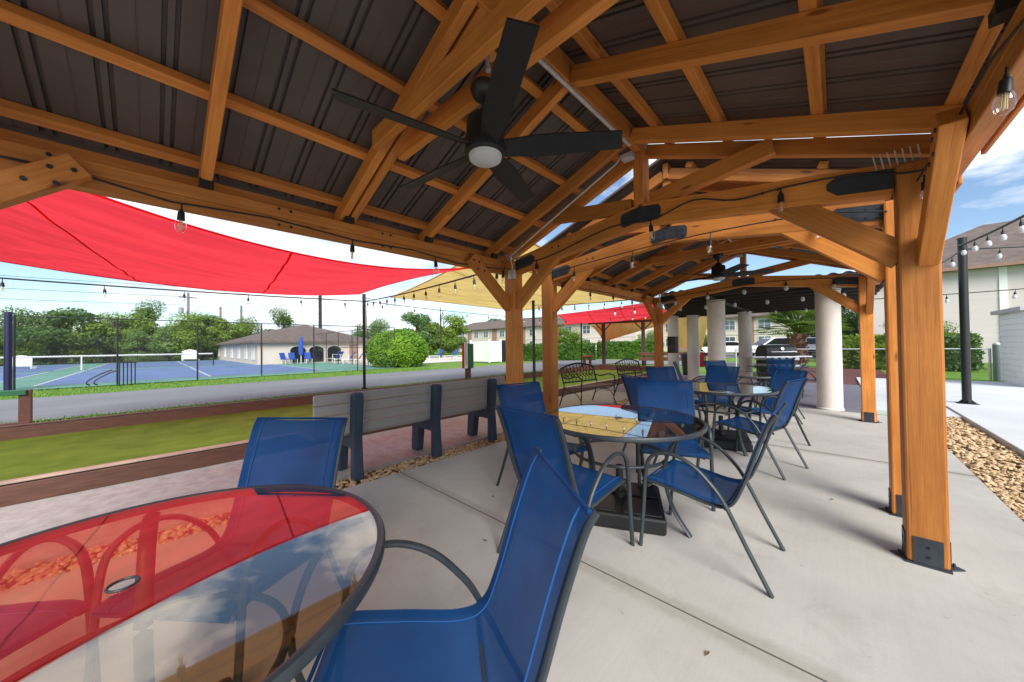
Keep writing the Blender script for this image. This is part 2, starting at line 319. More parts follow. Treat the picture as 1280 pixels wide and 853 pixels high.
def struct(o): o['kind'] = 'structure'; return o
def stuff(o, label=None, cat=None):
    o['kind'] = 'stuff'
    if label: o['label'] = label; o['category'] = cat
    return o
def copy_tree(o, parent=None):
    c = o.copy(); C.objects.link(c)
    if parent: c.parent = parent
    for ch in list(o.children): copy_tree(ch, c)
    return c
def dup(o, loc, rz, label, group=None):
    c = copy_tree(o); c.location = loc; c.rotation_euler = (0, 0, rz); c['label'] = label
    if group: c['group'] = group
    return c
def beam(name, p, q, w_, h, m, parent=None, up=(0, 0, 1), bevel=.006):
    # box whose own X axis runs along the timber, so the grain follows it
    p, q = V(p), V(q); x = q-p; l = x.length; x.normalize(); y = V(up).cross(x)
    if y.length < 1e-4: y = V((0, 1, 0)).cross(x)
    y.normalize(); z = x.cross(y)
    o = MB().box((0, 0, 0), (l, w_, h)).build(name, m, parent, bevel=bevel)
    mx = Matrix((x, y, z)).transposed().to_4x4(); mx.translation = (p+q)/2; o.matrix_local = mx
    return o
def spline(pts, n=6):
    pts = [V(p) for p in pts]; out = []
    for i in range(len(pts)-1):
        p0 = pts[max(i-1, 0)]; p1 = pts[i]; p2 = pts[i+1]; p3 = pts[min(i+2, len(pts)-1)]
        for k in range(n):
            t = k/n; out.append(.5*((2*p1)+(p2-p0)*t+(2*p0-5*p1+4*p2-p3)*t*t+(3*p1-p0-3*p2+p3)*t**3))
    out.append(pts[-1]); return out

# ------------------------------------------------------------------ setting: ground
def sheet(name, m, x0, x1, y0, y1, z): 
    return struct(MB().add([(x0, y0, z), (x1, y0, z), (x1, y1, z), (x0, y1, z)], [(0, 1, 2, 3)]).build(name, m))
sheet('ground', GRASS, -500, 400, -300, 600, -.06)
SLX0, SLX1 = -3.36, .955
slab = struct(MB().bx(SLX0, SLX1, -6, 8.93, -.2, 0).build('patio_slab', CONC))
for k, y in enumerate((-1.86, 1.80, 5.47)):
    struct(MB().bx(SLX0, SLX1, y-.004, y+.004, .0005, .0022).build('slab_joint', JOINT))
struct(MB().bx(-5.1, .5, 8.95, 14.6, -.2, -.004).build('pavilion_floor', SLATE))
struct(MB().bx(-5.2, -3.72, -8, 16, -.2, -.006).build('path', PATH))
struct(MB().bx(1.52, 60, -10, 17.4, -.25, .045).build('concrete_pad', CONC2, bevel=.012))
struct(MB().bx(.5, 1.515, 9.4, 17.4, -.25, .02).build('path', CONC2))
sheet('turf', TURF, -9.17, -5.3, -12, 16.4, -.02)
sheet('road', ASPH, -17.1, -11.35, -60, 22.5, -.03)
sheet('road', ASPH, -60, -2, 22.5, 27.5, -.028)
sheet('car_park', ASPH, -40, 14, 36, 48, -.032)
sheet('mulch_bed', MULCH, -2.6, 1.45, 14.7, 23.5, -.03)
sheet('sport_court', GREENF, -58, -20.6, -30, 11, -.02)
for (x0, x1) in ((-37.2, -22.4), (-55.5, -38.8)):
    for (y0, y1) in ((-27, -15.6), (-14, -4.6), (-3.2, 7.2)):
        sheet('court_zone', BLUEF, x0, x1, y0, y1, -.014)
        mb = MB()
        for (a, b, c, d) in ((x0, x1, y0, y0+.1), (x0, x1, y1-.1, y1), (x0, x0+.1, y0+.1, y1-.1), (x1-.1, x1, y0+.1, y1-.1), (x0+.1, x1-.1, (y0+y1)/2-.05, (y0+y1)/2+.05)):
            mb.add([(a, c, -.009), (b, c, -.009), (b, d, -.009), (a, d, -.009)], [(0, 1, 2, 3)])
        struct(mb.build('court_lines', mat('faded court line', (.5, .52, .55), .8)))
sheet('pool_deck', mat('pool deck', S(205, 196, 182), .8, var=.06), -34.9, -24.2, 11.2, 60, -.024)
sheet('gravel_bed', GRAVB, SLX1+.002, 1.518, -6, 12.5, -.045)
sheet('gravel_bed', GRAVB, -3.718, SLX0-.002, -6, 12.5, -.045)
ICO = None
def stones(name, x0, x1, spans, label):
    t = (1+5**.5)/2
    iv = [V(a).normalized() for a in ((-1, t, 0), (1, t, 0), (-1, -t, 0), (1, -t, 0), (0, -1, t), (0, 1, t), (0, -1, -t), (0, 1, -t), (t, 0, -1), (t, 0, 1), (-t, 0, -1), (-t, 0, 1))]
    fi = [(0, 11, 5), (0, 5, 1), (0, 1, 7), (0, 7, 10), (0, 10, 11), (1, 5, 9), (5, 11, 4), (11, 10, 2), (10, 7, 6), (7, 1, 8), (3, 9, 4), (3, 4, 2), (3, 2, 6), (3, 6, 8), (3, 8, 9), (4, 9, 5), (2, 4, 11), (6, 2, 10), (8, 6, 7), (9, 8, 1)]
    mb = MB()
    for (y0, y1, dens, s0) in spans:
        for _ in range(int((x1-x0)*(y1-y0)*dens)):
            s = s0*random.uniform(.55, 1.25); c = V((random.uniform(x0+s, x1-s), random.uniform(y0, y1), -.045+random.uniform(.2, 1.3)*s))
            rot = Euler((random.uniform(-.5, .5), random.uniform(-.5, .5), random.uniform(0, 6.3))).to_matrix(); sc = V((s, s*random.uniform(.55, .9), s*random.uniform(.35, .6)))
            mb.add([c+rot @ V((p.x*sc.x, p.y*sc.y, p.z*sc.z)) for p in iv], fi)
    o = mb.build(name, STONEB, smooth=True); stuff(o, label, 'gravel'); return o
stones('gravel', SLX1+.004, 1.515, ((1.8, 6, 1500, .021), (6, 12.4, 700, .03)), 'tan and brown river stones between the slab and the raised pad')
stones('gravel', -3.716, SLX0-.004, ((-2.2, 5, 1200, .022), (5, 12.4, 500, .032)), 'strip of tan river stones behind the slatted bench')

# ------------------------------------------------------------------ pergolas
def make_pergola():
    t = thing('pergola', 'nearest stained cedar pergola with brown metal roof over the first two glass tables', 'pergola', (-1.308, 1.115, 0), 0, 'cedar pergolas standing end to end')
    px, py = 1.672, 2.068; SLP = .38; ZR = 3.105
    zb = lambda x: ZR-SLP*abs(x)
    for sx in (-1, 1):
        for sy in (-1, 1):
            o = beam('post', (sx*px, sy*py, .012), (sx*px, sy*py, 2.385), .165, .165, CEDAR, t, bevel=.012)
            mb = MB()
            for a in (0, 1, 2, 3):
                rz = Matrix.Rotation(a*math.pi/2, 3, 'Z')
                mb.box(rz @ V((.0855, 0, .09)), (.006, .115, .15), rz)
                for zz in (.06, .115): 
                    for yy in (-.03, .03): mb.box(rz @ V((.0895, yy*0, zz)), (.006, .012, .012), rz)
            mb.box((0, 0, .006), (.176, .176, .012))
            for cx in (-1, 1): mb.prism([(cx*.088, -.05, .001), (cx*.145, 0, .001), (cx*.088, .05, .001)], (0, 0, .008)); mb.cyl((cx*.105, 0, .009), (cx*.105, 0, .03), .007, 6)
            p = mb.build('post_base', STEELB, t); p.location = (sx*px, sy*py, 0)
            # knee braces: along the eave and across the gable
            yb = sy*(py-.0825)
            beam('knee_brace', (sx*(px+.035), yb+sy*.045, 1.80), (sx*(px+.035), yb-sy*.60, 2.34), .085, .13, CEDAR, t)
            beam('knee_brace', (sx*(px-.055), sy*(py+.0), 1.83), (sx*.96, sy*py, 2.395), .085, .145, CEDAR, t)
            xi = sx*(px+.035-.0425)
            for ky, kz in ((.42, 2.20), (.50, 2.29), (.52, 2.21), (.58, 2.30)): MB().cyl((xi+sx*.01, yb-sy*ky, kz), (xi-sx*.006, yb-sy*ky, kz), .012, 8).build('bolt', BLACK, t)
            # plates
            for side in (-1, 1):
                yy = sy*py+side*.048
                m2 = MB(); x0, x1 = 1.585, 1.28; ang = math.atan2(.20, 1.59)
                def cz(x): return 2.315+(1.59-x)/1.59*.215
                poly = [(x0, .062), (x1+.05, .062), (x1, .02), (x1, -.02), (x1+.05, -.062), (x0, -.062)]
                m2.prism([(sx*x, yy-.003, cz(x)+z) for x, z in poly], (0, .006, 0))
                for bx_ in (1.34, 1.42, 1.50, 1.56):
                    for bz in (-.035, .035): m2.cyl((sx*bx_, yy-.008, cz(bx_)+bz), (sx*bx_, yy+.008, cz(bx_)+bz), .008, 6)
                m2.build('connector_plate', STEELB, t)
        # eave beam: two stacked planks
        xe = sx*(px+.0825+.042)
        beam('eave_beam', (xe, -2.18, 2.28), (xe, 2.18, 2.28), .08, .084, CEDAR, t)
        beam('eave_beam', (xe, -2.18, 2.365), (xe, 2.18, 2.365), .08, .084, CEDAR, t)
        mb = MB()
        for y in (-1.95, -1.5, -1.42, -.45, -.37, .45, .37, 1.42, 1.5, 1.95):
            for z in (2.265, 2.385): mb.cyl((xe-sx*.038, y, z), (xe-sx*.046, y, z), .011, 6)
        mb.build('bolt', BLACK, t)
        for y in (-2.14, -1.80, -.865, .02, .1, .865, 1.80, 2.14):
            e = 2.0 if abs(y) > 2 else 1.885
            if abs(y-.02) < .01 or abs(y-.1) < .01: pass
            beam('rafter', (sx*.03, y, zb(.03)+.06), (sx*1.88, y, zb(1.88)+.06), .062 if abs(y) > .2 else .06, .115, CEDAR, t, up=(0, 0, 1))
        for y in (-1.8, -.865, .06, .865, 1.8):
            MB().box((sx*1.74, y, zb(1.74)-.012), (.05, .075, .05)).build('rafter_tie', BLACK, t)
        for x in (.24, .70, 1.255, 1.785):
            beam('purlin', (sx*x, -2.185, zb(x)+.155), (sx*x, 2.185, zb(x)+.155), .064, .062, CEDAR, t, up=(SLP*sx, 0, 1))
        beam('fascia', (sx*1.945, -2.19, zb(1.9)+.075), (sx*1.945, 2.19, zb(1.9)+.075), .022, .145, CEDAR, t)
        beam('eave_trim', (sx*1.952, -2.2, zb(1.93)+.19), (sx*1.952, 2.2, zb(1.93)+.19), .012, .085, ROOFM, t, bevel=0)
        # ribbed metal roof, ribs run down the slope
        prof = []; y = -2.26; per = .235
        while y < 2.2:
            prof += [(y, 0), (y+.003, .024), (y+.017, .024), (y+.020, 0), (y+.046, 0), (y+.049, .024), (y+.063, .024), (y+.066, 0), (y+.15, 0), (y+.152, .003), (y+.157, .003), (y+.159, 0)]; y += per
        prof.append((2.215, 0))
        mb = MB(); n = len(prof); vs = []
        for (x, th) in ((0.0, 0), (1.9455, 0), (1.9455, .004), (0.0, .004)):
            for (yy, h) in prof: vs.append((sx*x, yy, zb(x)+.192+h+th))
        fs = []
        for a in range(4):
            b = (a+1) % 4
            for k in range(n-1): fs.append((a*n+k, a*n+k+1, b*n+k+1, b*n+k))
        fs += [(0, n, 2*n, 3*n), (n-1, 2*n-1, 3*n-1, 4*n-1)]
        mb.add(vs, fs).build('metal_roof', ROOFM, t)
    mb = MB(); mb.prism([(-.16, -2.22, ZR+.165), (0, -2.22, ZR+.232), (.16, -2.22, ZR+.165), (0, -2.22, ZR+.245)], (0, 4.44, 0)); mb.build('ridge_cap', ROOFM, t)
    beam('ridge_beam', (0, -2.18, ZR+.085), (0, 2.18, ZR+.085), .058, .17, CEDAR, t)
    for sy in (-1, 1):
        y = sy*py
        for sx in (-1, 1):
            beam('truss_chord', (sx*1.588, y, 2.315), (sx*.004, y, 2.53), .09, .20, CEDAR, t)
            beam('strut', (sx*.09, y, 2.64), (sx*1.0, y, 2.775), .085, .13, CEDAR, t)
        beam('king_post', (0, y, 2.62), (0, y, 3.10), .088, .16, CEDAR, t)
        for side in (-1, 1):
            m2 = MB(); yy = y+side*.049
            for sx in (-1, 1):
                m2.prism([(0, yy-.003, 2.60), (sx*.17, yy-.003, 2.575), (sx*.19, yy-.003, 2.545), (sx*.185, yy-.003, 2.46), (sx*.16, yy-.003, 2.443), (0, yy-.003, 2.465)], (0, .006, 0))
                for x in (.04, .10, .15):
                    for z in (.03, -.03): m2.box((sx*x, yy+side*.005, 2.525-x*.13+z), (.016, .006, .012))
            m2.build('connector_plate', STEELB, t)
        for sx in (-1, 1):
            mb = MB()
            for x in (.93, 1.02): mb.cyl((sx*x, y-.05, 2.43), (sx*x, y+.05, 2.43), .011, 6)
            mb.build('bolt', BLACK, t)
    # collar pair that carries the fan
    for y in (-.045, .145):
        beam('collar_tie', (-.99, y, 2.755), (.99, y, 2.755), .055, .125, CEDAR, t)
    # conduit along the ridge and down the left rafter to the junction box
    mb = MB(); mb.tube(spline([(.03, .08, 2.74), (.0, .10, 2.90), (-.03, .14, 3.0), (.03, .22, 3.045), (.035, .4, 3.05), (.035, 1.74, 3.05)], 6), .014, 8); mb.build('conduit', GALV, t, smooth=True)
    mb = MB(); mb.tube(spline([(-.07, 1.80, 3.02), (-.16, 1.86, 2.99), (-.3, 1.87, 2.94), (-1.45, 1.90, 2.46), (-1.58, 1.93, 2.41), (-1.585, 1.955, 2.30), (-1.60, 1.965, 2.26)], 6), .0085, 8); mb.build('conduit', GALV, t, smooth=True)
    MB().box((-1.60, 1.965, 2.20), (.10, .05, .11)).build('junction_box', GALV, t, bevel=.006)
    MB().box((-.02, 1.83, 3.0), (.10, .08, .05)).build('junction_box', GALV, t, bevel=.006)
    mb = MB(); random.seed(3)
    for sx in (-1, 1):
        for k in range(7): mb.cyl((sx*(px+.02-.03*k), py-.06, 2.385), (sx*(px+.05-.03*k-.05), py-.12, 2.46), .0035, 5)
    mb.build('screw', GALV, t)
    return t
perg = make_pergola()
perg2 = dup(perg, (-1.308, 6.0, 0), 0, 'farther stained cedar pergola standing between the nearest one and the columned pavilion')

def make_fan():
    t = thing('ceiling_fan', 'large black five blade ceiling fan with round white light under the nearest pergola', 'ceiling fan', (-1.308, 1.195, 2.675), R(40), 'black ceiling fans')
    MB().lathe([(.0, 0), (.07, 0), (.075, -.02), (.06, -.055), (.03, -.075), (0, -.08)]).build('canopy', BLACK, t, smooth=True)
    MB().cyl((0, 0, -.06), (0, 0, -.16), .014, 12).build('downrod', BLACK, t, smooth=True)
    MB().lathe([(0, -.13), (.035, -.135), (.05, -.16), (.085, -.175), (.095, -.19), (.098, -.30), (.105, -.32), (.105, -.355), (.09, -.365), (0, -.366)], n=32).build('motor_housing', BLACK, t, smooth=True)
    MB().lathe([(0, -.362), (.086, -.364), (.082, -.385), (.06, -.398), (0, -.403)], n=32).build('light_lens', LENS, t, smooth=True)
    for k in range(5):
        a = k*2*math.pi/5; mb = MB(); st = 10; top = []; 
        for i in range(st+1):
            s = i/st; r = .09+.625*s; wd = .045+.022*min(1, s*3)-.014*s; tw = R(-24+9*s); z0 = -.325+.015*s
            for e in (-1, 1): top.append((r-(.025 if (i == st and e < 0) else 0), e*wd*math.cos(tw), z0+e*wd*math.sin(tw)))
        n = len(top); vs = top+[(x, y, z-.008) for x, y, z in top]; fs = []
        for i in range(st):
            q = 2*i; fs += [(q, q+1, q+3, q+2), (n+q, n+q+2, n+q+3, n+q+1), (q, q+2, n+q+2, n+q), (q+1, n+q+1, n+q+3, q+3)]
        fs += [(0, n, n+1, 1), (n-2, n-1, 2*n-1, 2*n-2)]
        mb.add(vs, fs); mb.build('blade', BLACK, t, rot=(0, 0, a))
    return t
fan = make_fan()
dup(fan, (-1.308, 6.06, 2.69), R(20), 'smaller looking black ceiling fan hanging under the farther pergola')

# ------------------------------------------------------------------ tables, bases, chairs
def make_table():
    t = thing('patio_table', 'nearest round bronze glass patio table reflecting the red sail', 'table', (-1.31, -.05, 0), R(-5), 'round glass patio tables in a row')
    MB().lathe([(0, .727), (.024, .727), (.024, .733), (0, .733)]).build('umbrella_hole', CHAR, t) if False else None
    n = 96; mb = MB(); vs = []; 
    for (r, z) in ((.028, .728), (.596, .728), (.596, .734), (.028, .734)):
        for k in range(n): a = 2*math.pi*k/n; vs.append((r*math.cos(a), r*math.sin(a), z))
    fs = []
    for i in range(4):
        j = (i+1) % 4
        for k in range(n): l = (k+1) % n; fs.append((i*n+k, i*n+l, j*n+l, j*n+k))
    mb.add(vs, fs).build('glass_top', TABGL, t)
    prof = [(.592, .704), (.610, .704), (.617, .711), (.618, .728), (.613, .736), (.604, .738), (.594, .735)]
    mb = MB(); m = len(prof); vs = []; fs = []
    for (r, z) in prof:
        for k in range(n): a = 2*math.pi*k/n; vs.append((r*math.cos(a), r*math.sin(a), z))
    for i in range(m):
        j = (i+1) % m
        for k in range(n): l = (k+1) % n; fs.append((i*n+k, i*n+l, j*n+l, j*n+k))
    mb.add(vs, fs).build('rim', CHAR, t, smooth=True)
    mb = MB(); mb.tube([(.028*math.cos(a*math.pi/8), .028*math.sin(a*math.pi/8), .7335) for a in range(16)], .0035, 6, closed=True); mb.build('umbrella_ring', CHAR, t, smooth=True)
    mb = MB(); mb.tube([(.345*math.cos(a*math.pi/20), .345*math.sin(a*math.pi/20), .46) for a in range(40)], .012, 8, closed=True)
    for a in range(2):
        c, s = math.cos(a*math.pi/2), math.sin(a*math.pi/2); mb.bar((-.34*c, -.34*s, .46), (.34*c, .34*s, .46), .02, .012) if a < 0 else None
    mb.build('stretcher_ring', CHAR, t, smooth=True)
    for k in range(4):
        mb = MB(); mb.tube(spline([(.575, 0, .70), (.50, 0, .685), (.42, 0, .61), (.365, 0, .46), (.365, 0, .32), (.42, 0, .15), (.53, 0, 0.0)], 6), .011, 10, r2=.023)
        mb.build('leg', CHAR, t, smooth=True, rot=(0, 0, k*math.pi/2))
    return t
tab = make_table()
T = [(-1.31, -.05), (-1.27, 2.56), (-1.12, 5.15), (-1.2, 7.62), (-1.1, 10.9)]
for i, lb in ((1, 'second round glass patio table reflecting the yellow sail, between the pergola posts'), (2, 'third round glass patio table under the farther pergola'),
              (3, 'fourth round glass patio table at the far end of the farther pergola'), (4, 'round glass patio table under the columned pavilion before the grill')):
    dup(tab, (*T[i], 0), R(-4 if i == 1 else 20*i), lb)
def make_base():
    t = thing('umbrella_base', 'black square weighted umbrella base under the second glass table', 'umbrella base', (*T[1], 0), R(25), 'black umbrella bases under the tables')
    mb = MB(); mb.prism([(-.31, -.31, .0), (.31, -.31, .0), (.31, .31, .0), (-.31, .31, .0)], (0, 0, .115)); mb.build('weight_box', BLACK, t, bevel=.02)
    mb = MB()
    for k in range(4):
        a = k*math.pi/2; c, s = math.cos(a), math.sin(a)
        mb.box((.155*c-.155*s, .155*s+.155*c, .12), (.26, .26, .012))
    mb.build('lid', BLACK, t, bevel=.008)
    MB().lathe([(.05, .115), (.05, .16), (.03, .17), (.027, .36), (.022, .36), (.022, .2)]).build('collar', BLACK, t, smooth=True)
    return t
ub = make_base()
dup(ub, (*T[0], 0), R(10), 'black square weighted umbrella base under the nearest glass table')
dup(ub, (*T[2], 0), R(15), 'black square weighted umbrella base under the third glass table')

def make_chair():
    t = thing('patio_chair', '', 'chair', (0, 0, 0), 0, 'blue sling patio chairs around the glass tables')
    prof = spline([(.275, 0, .415), (.235, 0, .44), (.05, 0, .42), (-.13, 0, .395), (-.215, 0, .42), (-.265, 0, .52), (-.335, 0, .74), (-.39, 0, .89), (-.42, 0, .94)], 6)
    mb = MB(); n = len(prof); wd = .251; ncol = 7; vs = []
    for p in prof:
        for k in range(ncol):
            s = -1+2*k/(ncol-1); sag = -.012*(1-s*s)
            vs.append((p.x+sag*.6, s*wd, p.z+sag))
    th = [(x-.0, y, z-.004) for x, y, z in vs]; N0 = len(vs); fs = []
    for i in range(n-1):
        for k in range(ncol-1): a = i*ncol+k; fs += [(a, a+1, a+ncol+1, a+ncol)]
    mb.add(vs, fs).build('sling', SLING, t, smooth=True)
    for s in (-1, 1):
        mb = MB()
        for p, q in zip(prof[:-1], prof[1:]):
            o_ = V((0, 0, -.004)); t_ = (q-p).normalized(); nn = V((t_.z, 0, -t_.x))*.0035
            if nn.x < 0 and abs(t_.x) < abs(t_.z): nn = -nn
            if nn.z < 0 and abs(t_.x) >= abs(t_.z): nn = -nn
            mb.bar(p+V((0, s*.2, 0))+o_+nn*0, q+V((0, s*.2, 0))+o_+nn*0, .003, .006, up=nn)
        mb.build('stitching', STITCH, t)
    for s in (-1, 1):
        mb = MB(); mb.tube([(p.x-.006-.010*max(0, min(1, (p.z-.42)/.2)), s*.243, p.z-.014+.012*max(0, min(1, (p.z-.42)/.2))) for p in prof], .0165, 10, r2=.010, up=(0, 1, 0)); mb.build('side_rail', CHAR, t, smooth=True)
        arm = spline([(.285, 0, 0), (.262, 0, .25), (.245, 0, .47), (.215, 0, .585), (.14, 0, .632), (.05, 0, .63), (-.05, 0, .585), (-.14, 0, .50), (-.20, 0, .415), (-.30, 0, .21), (-.405, 0, 0)], 6)
        mb = MB(); mb.tube([(p.x, s*.272, p.z) for p in arm], .0145, 10, r2=.0115, up=(0, 1, 0)); mb.build('arm', CHAR, t, smooth=True)
    for nm, p in (('top_rail', prof[-1]), ('front_rail', prof[0]), ('stretcher', V((-.2, 0, .385))), ('stretcher', V((.235, 0, .40)))):
        mb = MB(); e = .262 if nm == 'stretcher' else .247; mb.cyl((p.x, -e, p.z), (p.x, e, p.z), .010 if nm == 'stretcher' else .006, 8); mb.build(nm, CHAR if nm == 'stretcher' else SLING, t, smooth=True)
    return t
ch0 = make_chair()
CH = [(-1.85, .23, -50.6, 'blue sling chair with its back to the bocce court, across the nearest table'),
      (-.86, .49, 234, 'large foreground blue sling chair turned away, right of the nearest table'),
      (-2.0, -.52, 37, 'blue sling chair left of the nearest table, seen mostly through its glass'),
      (-1.285, 1.905, 86, 'blue sling chair with its back to the camera, nearest side of the second table'),
      (-.67, 2.48, 180, 'blue sling chair seen from the side, right of the second table on open concrete'),
      (-1.89, 2.42, -13, 'blue sling chair at the left of the second table beside the slatted bench'),
      (-1.09, 3.18, -65, 'blue sling chair facing the camera across the second table'),
      (-1.49, 4.2, 60, 'blue sling chair turned away, half hidden behind the chair facing across the second table'),
      (-.70, 4.53, 165, 'blue sling chair at the right front of the third table, back turned half to us'),
      (-.74, 5.62, 228, 'blue sling chair at the far right of the third table'),
      (-1.47, 5.96, 251, 'blue sling chair on the far side of the third table with dark back'),
      (-1.74, 5.44, -35, 'blue sling chair at the left of the third table before the far left post'),
      (-2.03, 7.55, 15, 'blue sling chair seen edge on at the left of the fourth table beside a column'),
      (-1.55, 7.98, -37, 'blue sling chair on the far side of the fourth table'),
      (-.82, 7.42, 180, 'blue sling chair seen edge on at the right of the fourth table'),
      (-1.0, 10.45, 97, 'blue sling chair before the grill at the pavilion table'),
      (-.45, 10.8, 205, 'blue sling chair beside the big round column under the pavilion')]
for i, (x, y, a, lb) in enumerate(CH):
    if i == 0: ch0.location = (x, y, 0); ch0.rotation_euler = (0, 0, R(a)); ch0['label'] = lb
    else: dup(ch0, (x, y, 0), R(a), lb)

# ------------------------------------------------------------------ benches
t = thing('slatted_bench', 'long grey resin bench with slate blue supports facing the bocce court', 'bench', (-3.52, 2.36, 0))
for k in range(4):
    z = .475+.105*k; x = .0-.02*k*.6
    beam('back_slat', (x-.065+.03*k*.6, -1.32, z+.03), (x-.065+.03*k*.6, 1.22, z+.03), .035, .098, RESIN, t, bevel=.008)
for k in range(4):
    beam('seat_slat', (-.16-.105*k, -1.32, .44), (-.16-.105*k, 1.22, .44), .096, .04, RESIN, t, bevel=.008)
for y in (-.94, .0, .92):
    mb = MB()
    prof = [(.06, 0), (-.05, 0), (-.045, .30), (-.32, .30), (-.36, 0), (-.50, 0), (-.47, .42), (-.07, .42), (-.04, .84), (.0, .875), (.055, .86), (.07, .82), (.03, .42)]
    mb.prism([(x, y-.05, z) for x, z in prof], (0, .10, 0)); mb.build('support', RESINB, t, bevel=.015)

def iron_bench(loc, label):
    t = thing('iron_bench', label, 'bench', loc, R(-8), 'black iron park benches beside the bocce court')
    w2 = .56
    mb = MB(); fr = [(-.16, -w2, .45)]; arc = []
    for i in range(17):
        s = i/16; y = -w2+2*w2*s; z = .80+.10*math.sin(math.pi*s)+.03*math.sin(3*math.pi*s)**2*0; arc.append((-.30-.02, y, z))
    mb.tube(arc, .02, 8); mb.tube([(-.245, -w2, .50), (-.245, w2, .50)], .016, 8); mb.tube([(-.28, -w2, .66), (-.28, w2, .66)], .007, 6)
    mb.build('back_frame', BLACK, t, smooth=True)
    mb = MB(); rnd = random.Random(5)
    for k in range(10):
        y = -w2+.06+k*(2*w2-.12)/9; zt = .80+.10*math.sin(math.pi*(y+w2)/(2*w2))
        mb.tube(spline([(-.245, y, .50), (-.26, y+.05, .58), (-.28, y-.04, .66), (-.30, y+.03, .74), (-.32, y, zt)], 4), .009, 5)
    for k in range(5):
        y = -w2+.16+k*.2; mb.tube([(-.275, y+.07*math.cos(a*.7), .68+.07*math.sin(a*.7)) for a in range(9)], .009, 5)
    mb.build('back_scroll', BLACK, t, smooth=True)
    mb = MB()
    for k in range(8): x = .24-.065*k; mb.bar((x, -w2, .43-.004*k), (x, w2, .43-.004*k), .05, .008)
    mb.build('seat', mat('dark purple brown iron', (.06, .04, .05), .5), t)
    for s in (-1, 1):
        mb = MB(); y = s*w2
        mb.tube(spline([(.30, y, 0), (.24, y, .12), (.26, y, .30), (.25, y, .43), (.27, y, .55), (.24, y, .63), (.10, y, .65), (-.10, y, .60), (-.27, y, .62)], 5), .014, 8)
        mb.tube(spline([(-.36, y, 0), (-.28, y, .20), (-.22, y, .42), (-.26, y, .58), (-.32, y, .80)], 5), .015, 8)
        mb.tube(spline([(.25, y, .40), (.05, y, .33), (-.1, y, .34), (-.22, y, .40)], 5), .009, 6)
        mb.tube(spline([(.25, y, .16), (.1, y, .3), (-.1, y, .3), (-.26, y, .2)], 5), .008, 6)
        mb.build('side_frame', BLACK, t, smooth=True)
    return t
iron_bench((-3.95, 6.6, 0), 'nearer black iron bench with curved openwork back beside the court')
iron_bench((-3.95, 9.15, 0), 'farther black iron bench with curved openwork back beside the court')

# ------------------------------------------------------------------ bocce court walls
def court_wall(x, y0, y1, h, label, inner):
    t = thing('court_wall', label, 'timber wall', (x, 0, 0))
    beam('board', (0, y0, h/2-.02), (0, y1, h/2-.02), .09, h+.03, BROWNWOOD, t)
    beam('cap', (inner*.012, y0, h+.016), (inner*.012, y1, h+.016), .085, .022, CAPWOOD if inner < 0 else BROWNWOOD, t)
court_wall(-5.255, -12, 16.4, .17, 'near brown timber edging wall of the bocce court with pale cap', -1)
court_wall(-9.215, -12, 16.4, .17, 'far brown timber edging wall of the bocce court along the road', 1)
t = thing('court_wall', 'short brown timber end wall closing the far end of the bocce court', 'timber wall', (-7.23, 16.45, 0))
beam('board', (-1.98, 0, .12), (1.98, 0, .12), .09, .28, BROWNWOOD, t)
t = thing('green_top_rail', 'brown timber frame with green painted top rail at the left edge beyond the court', 'rail', (-10.15, -1.5, 0))
beam('post', (0, 0, -.05), (0, 0, .67), .13, .13, BROWNWOOD, t); beam('post', (0, -2.4, -.05), (0, -2.4, .67), .13, .13, BROWNWOOD, t)
beam('top_rail', (.03, -2.5, .63), (.03, .02, .63), .15, .085, GREENP, t); beam('low_rail', (0.075, -2.5, .08), (0.075, .06, .08), .05, .1, BROWNWOOD, t)
t = thing('scoreboard_post', 'red white and green scoreboard on a short brown post beside the court', 'scoreboard', (-10.95, 8.9, 0), R(35))
beam('post', (0, 0, -.05), (0, 0, .42), .2, .2, BROWNWOOD, t)
MB().bx(-.2, -.13, -.16, .16, .42, 1.43).build('red_board', REDP, t, bevel=.005); MB().bx(-.1, .04, -.17, .17, .42, 1.48).build('white_board', WHITEP, t, bevel=.005); MB().bx(.07, .2, -.17, .17, .42, 1.42).build('green_board', GREENP, t, bevel=.02)
mb = MB(); mb.box((-.03, -.172, 1.0), (.08, .006, .9)); mb.build('score_strip', mat('score strip', (.5, .5, .5), .6, var=.5, vscale=25), t)

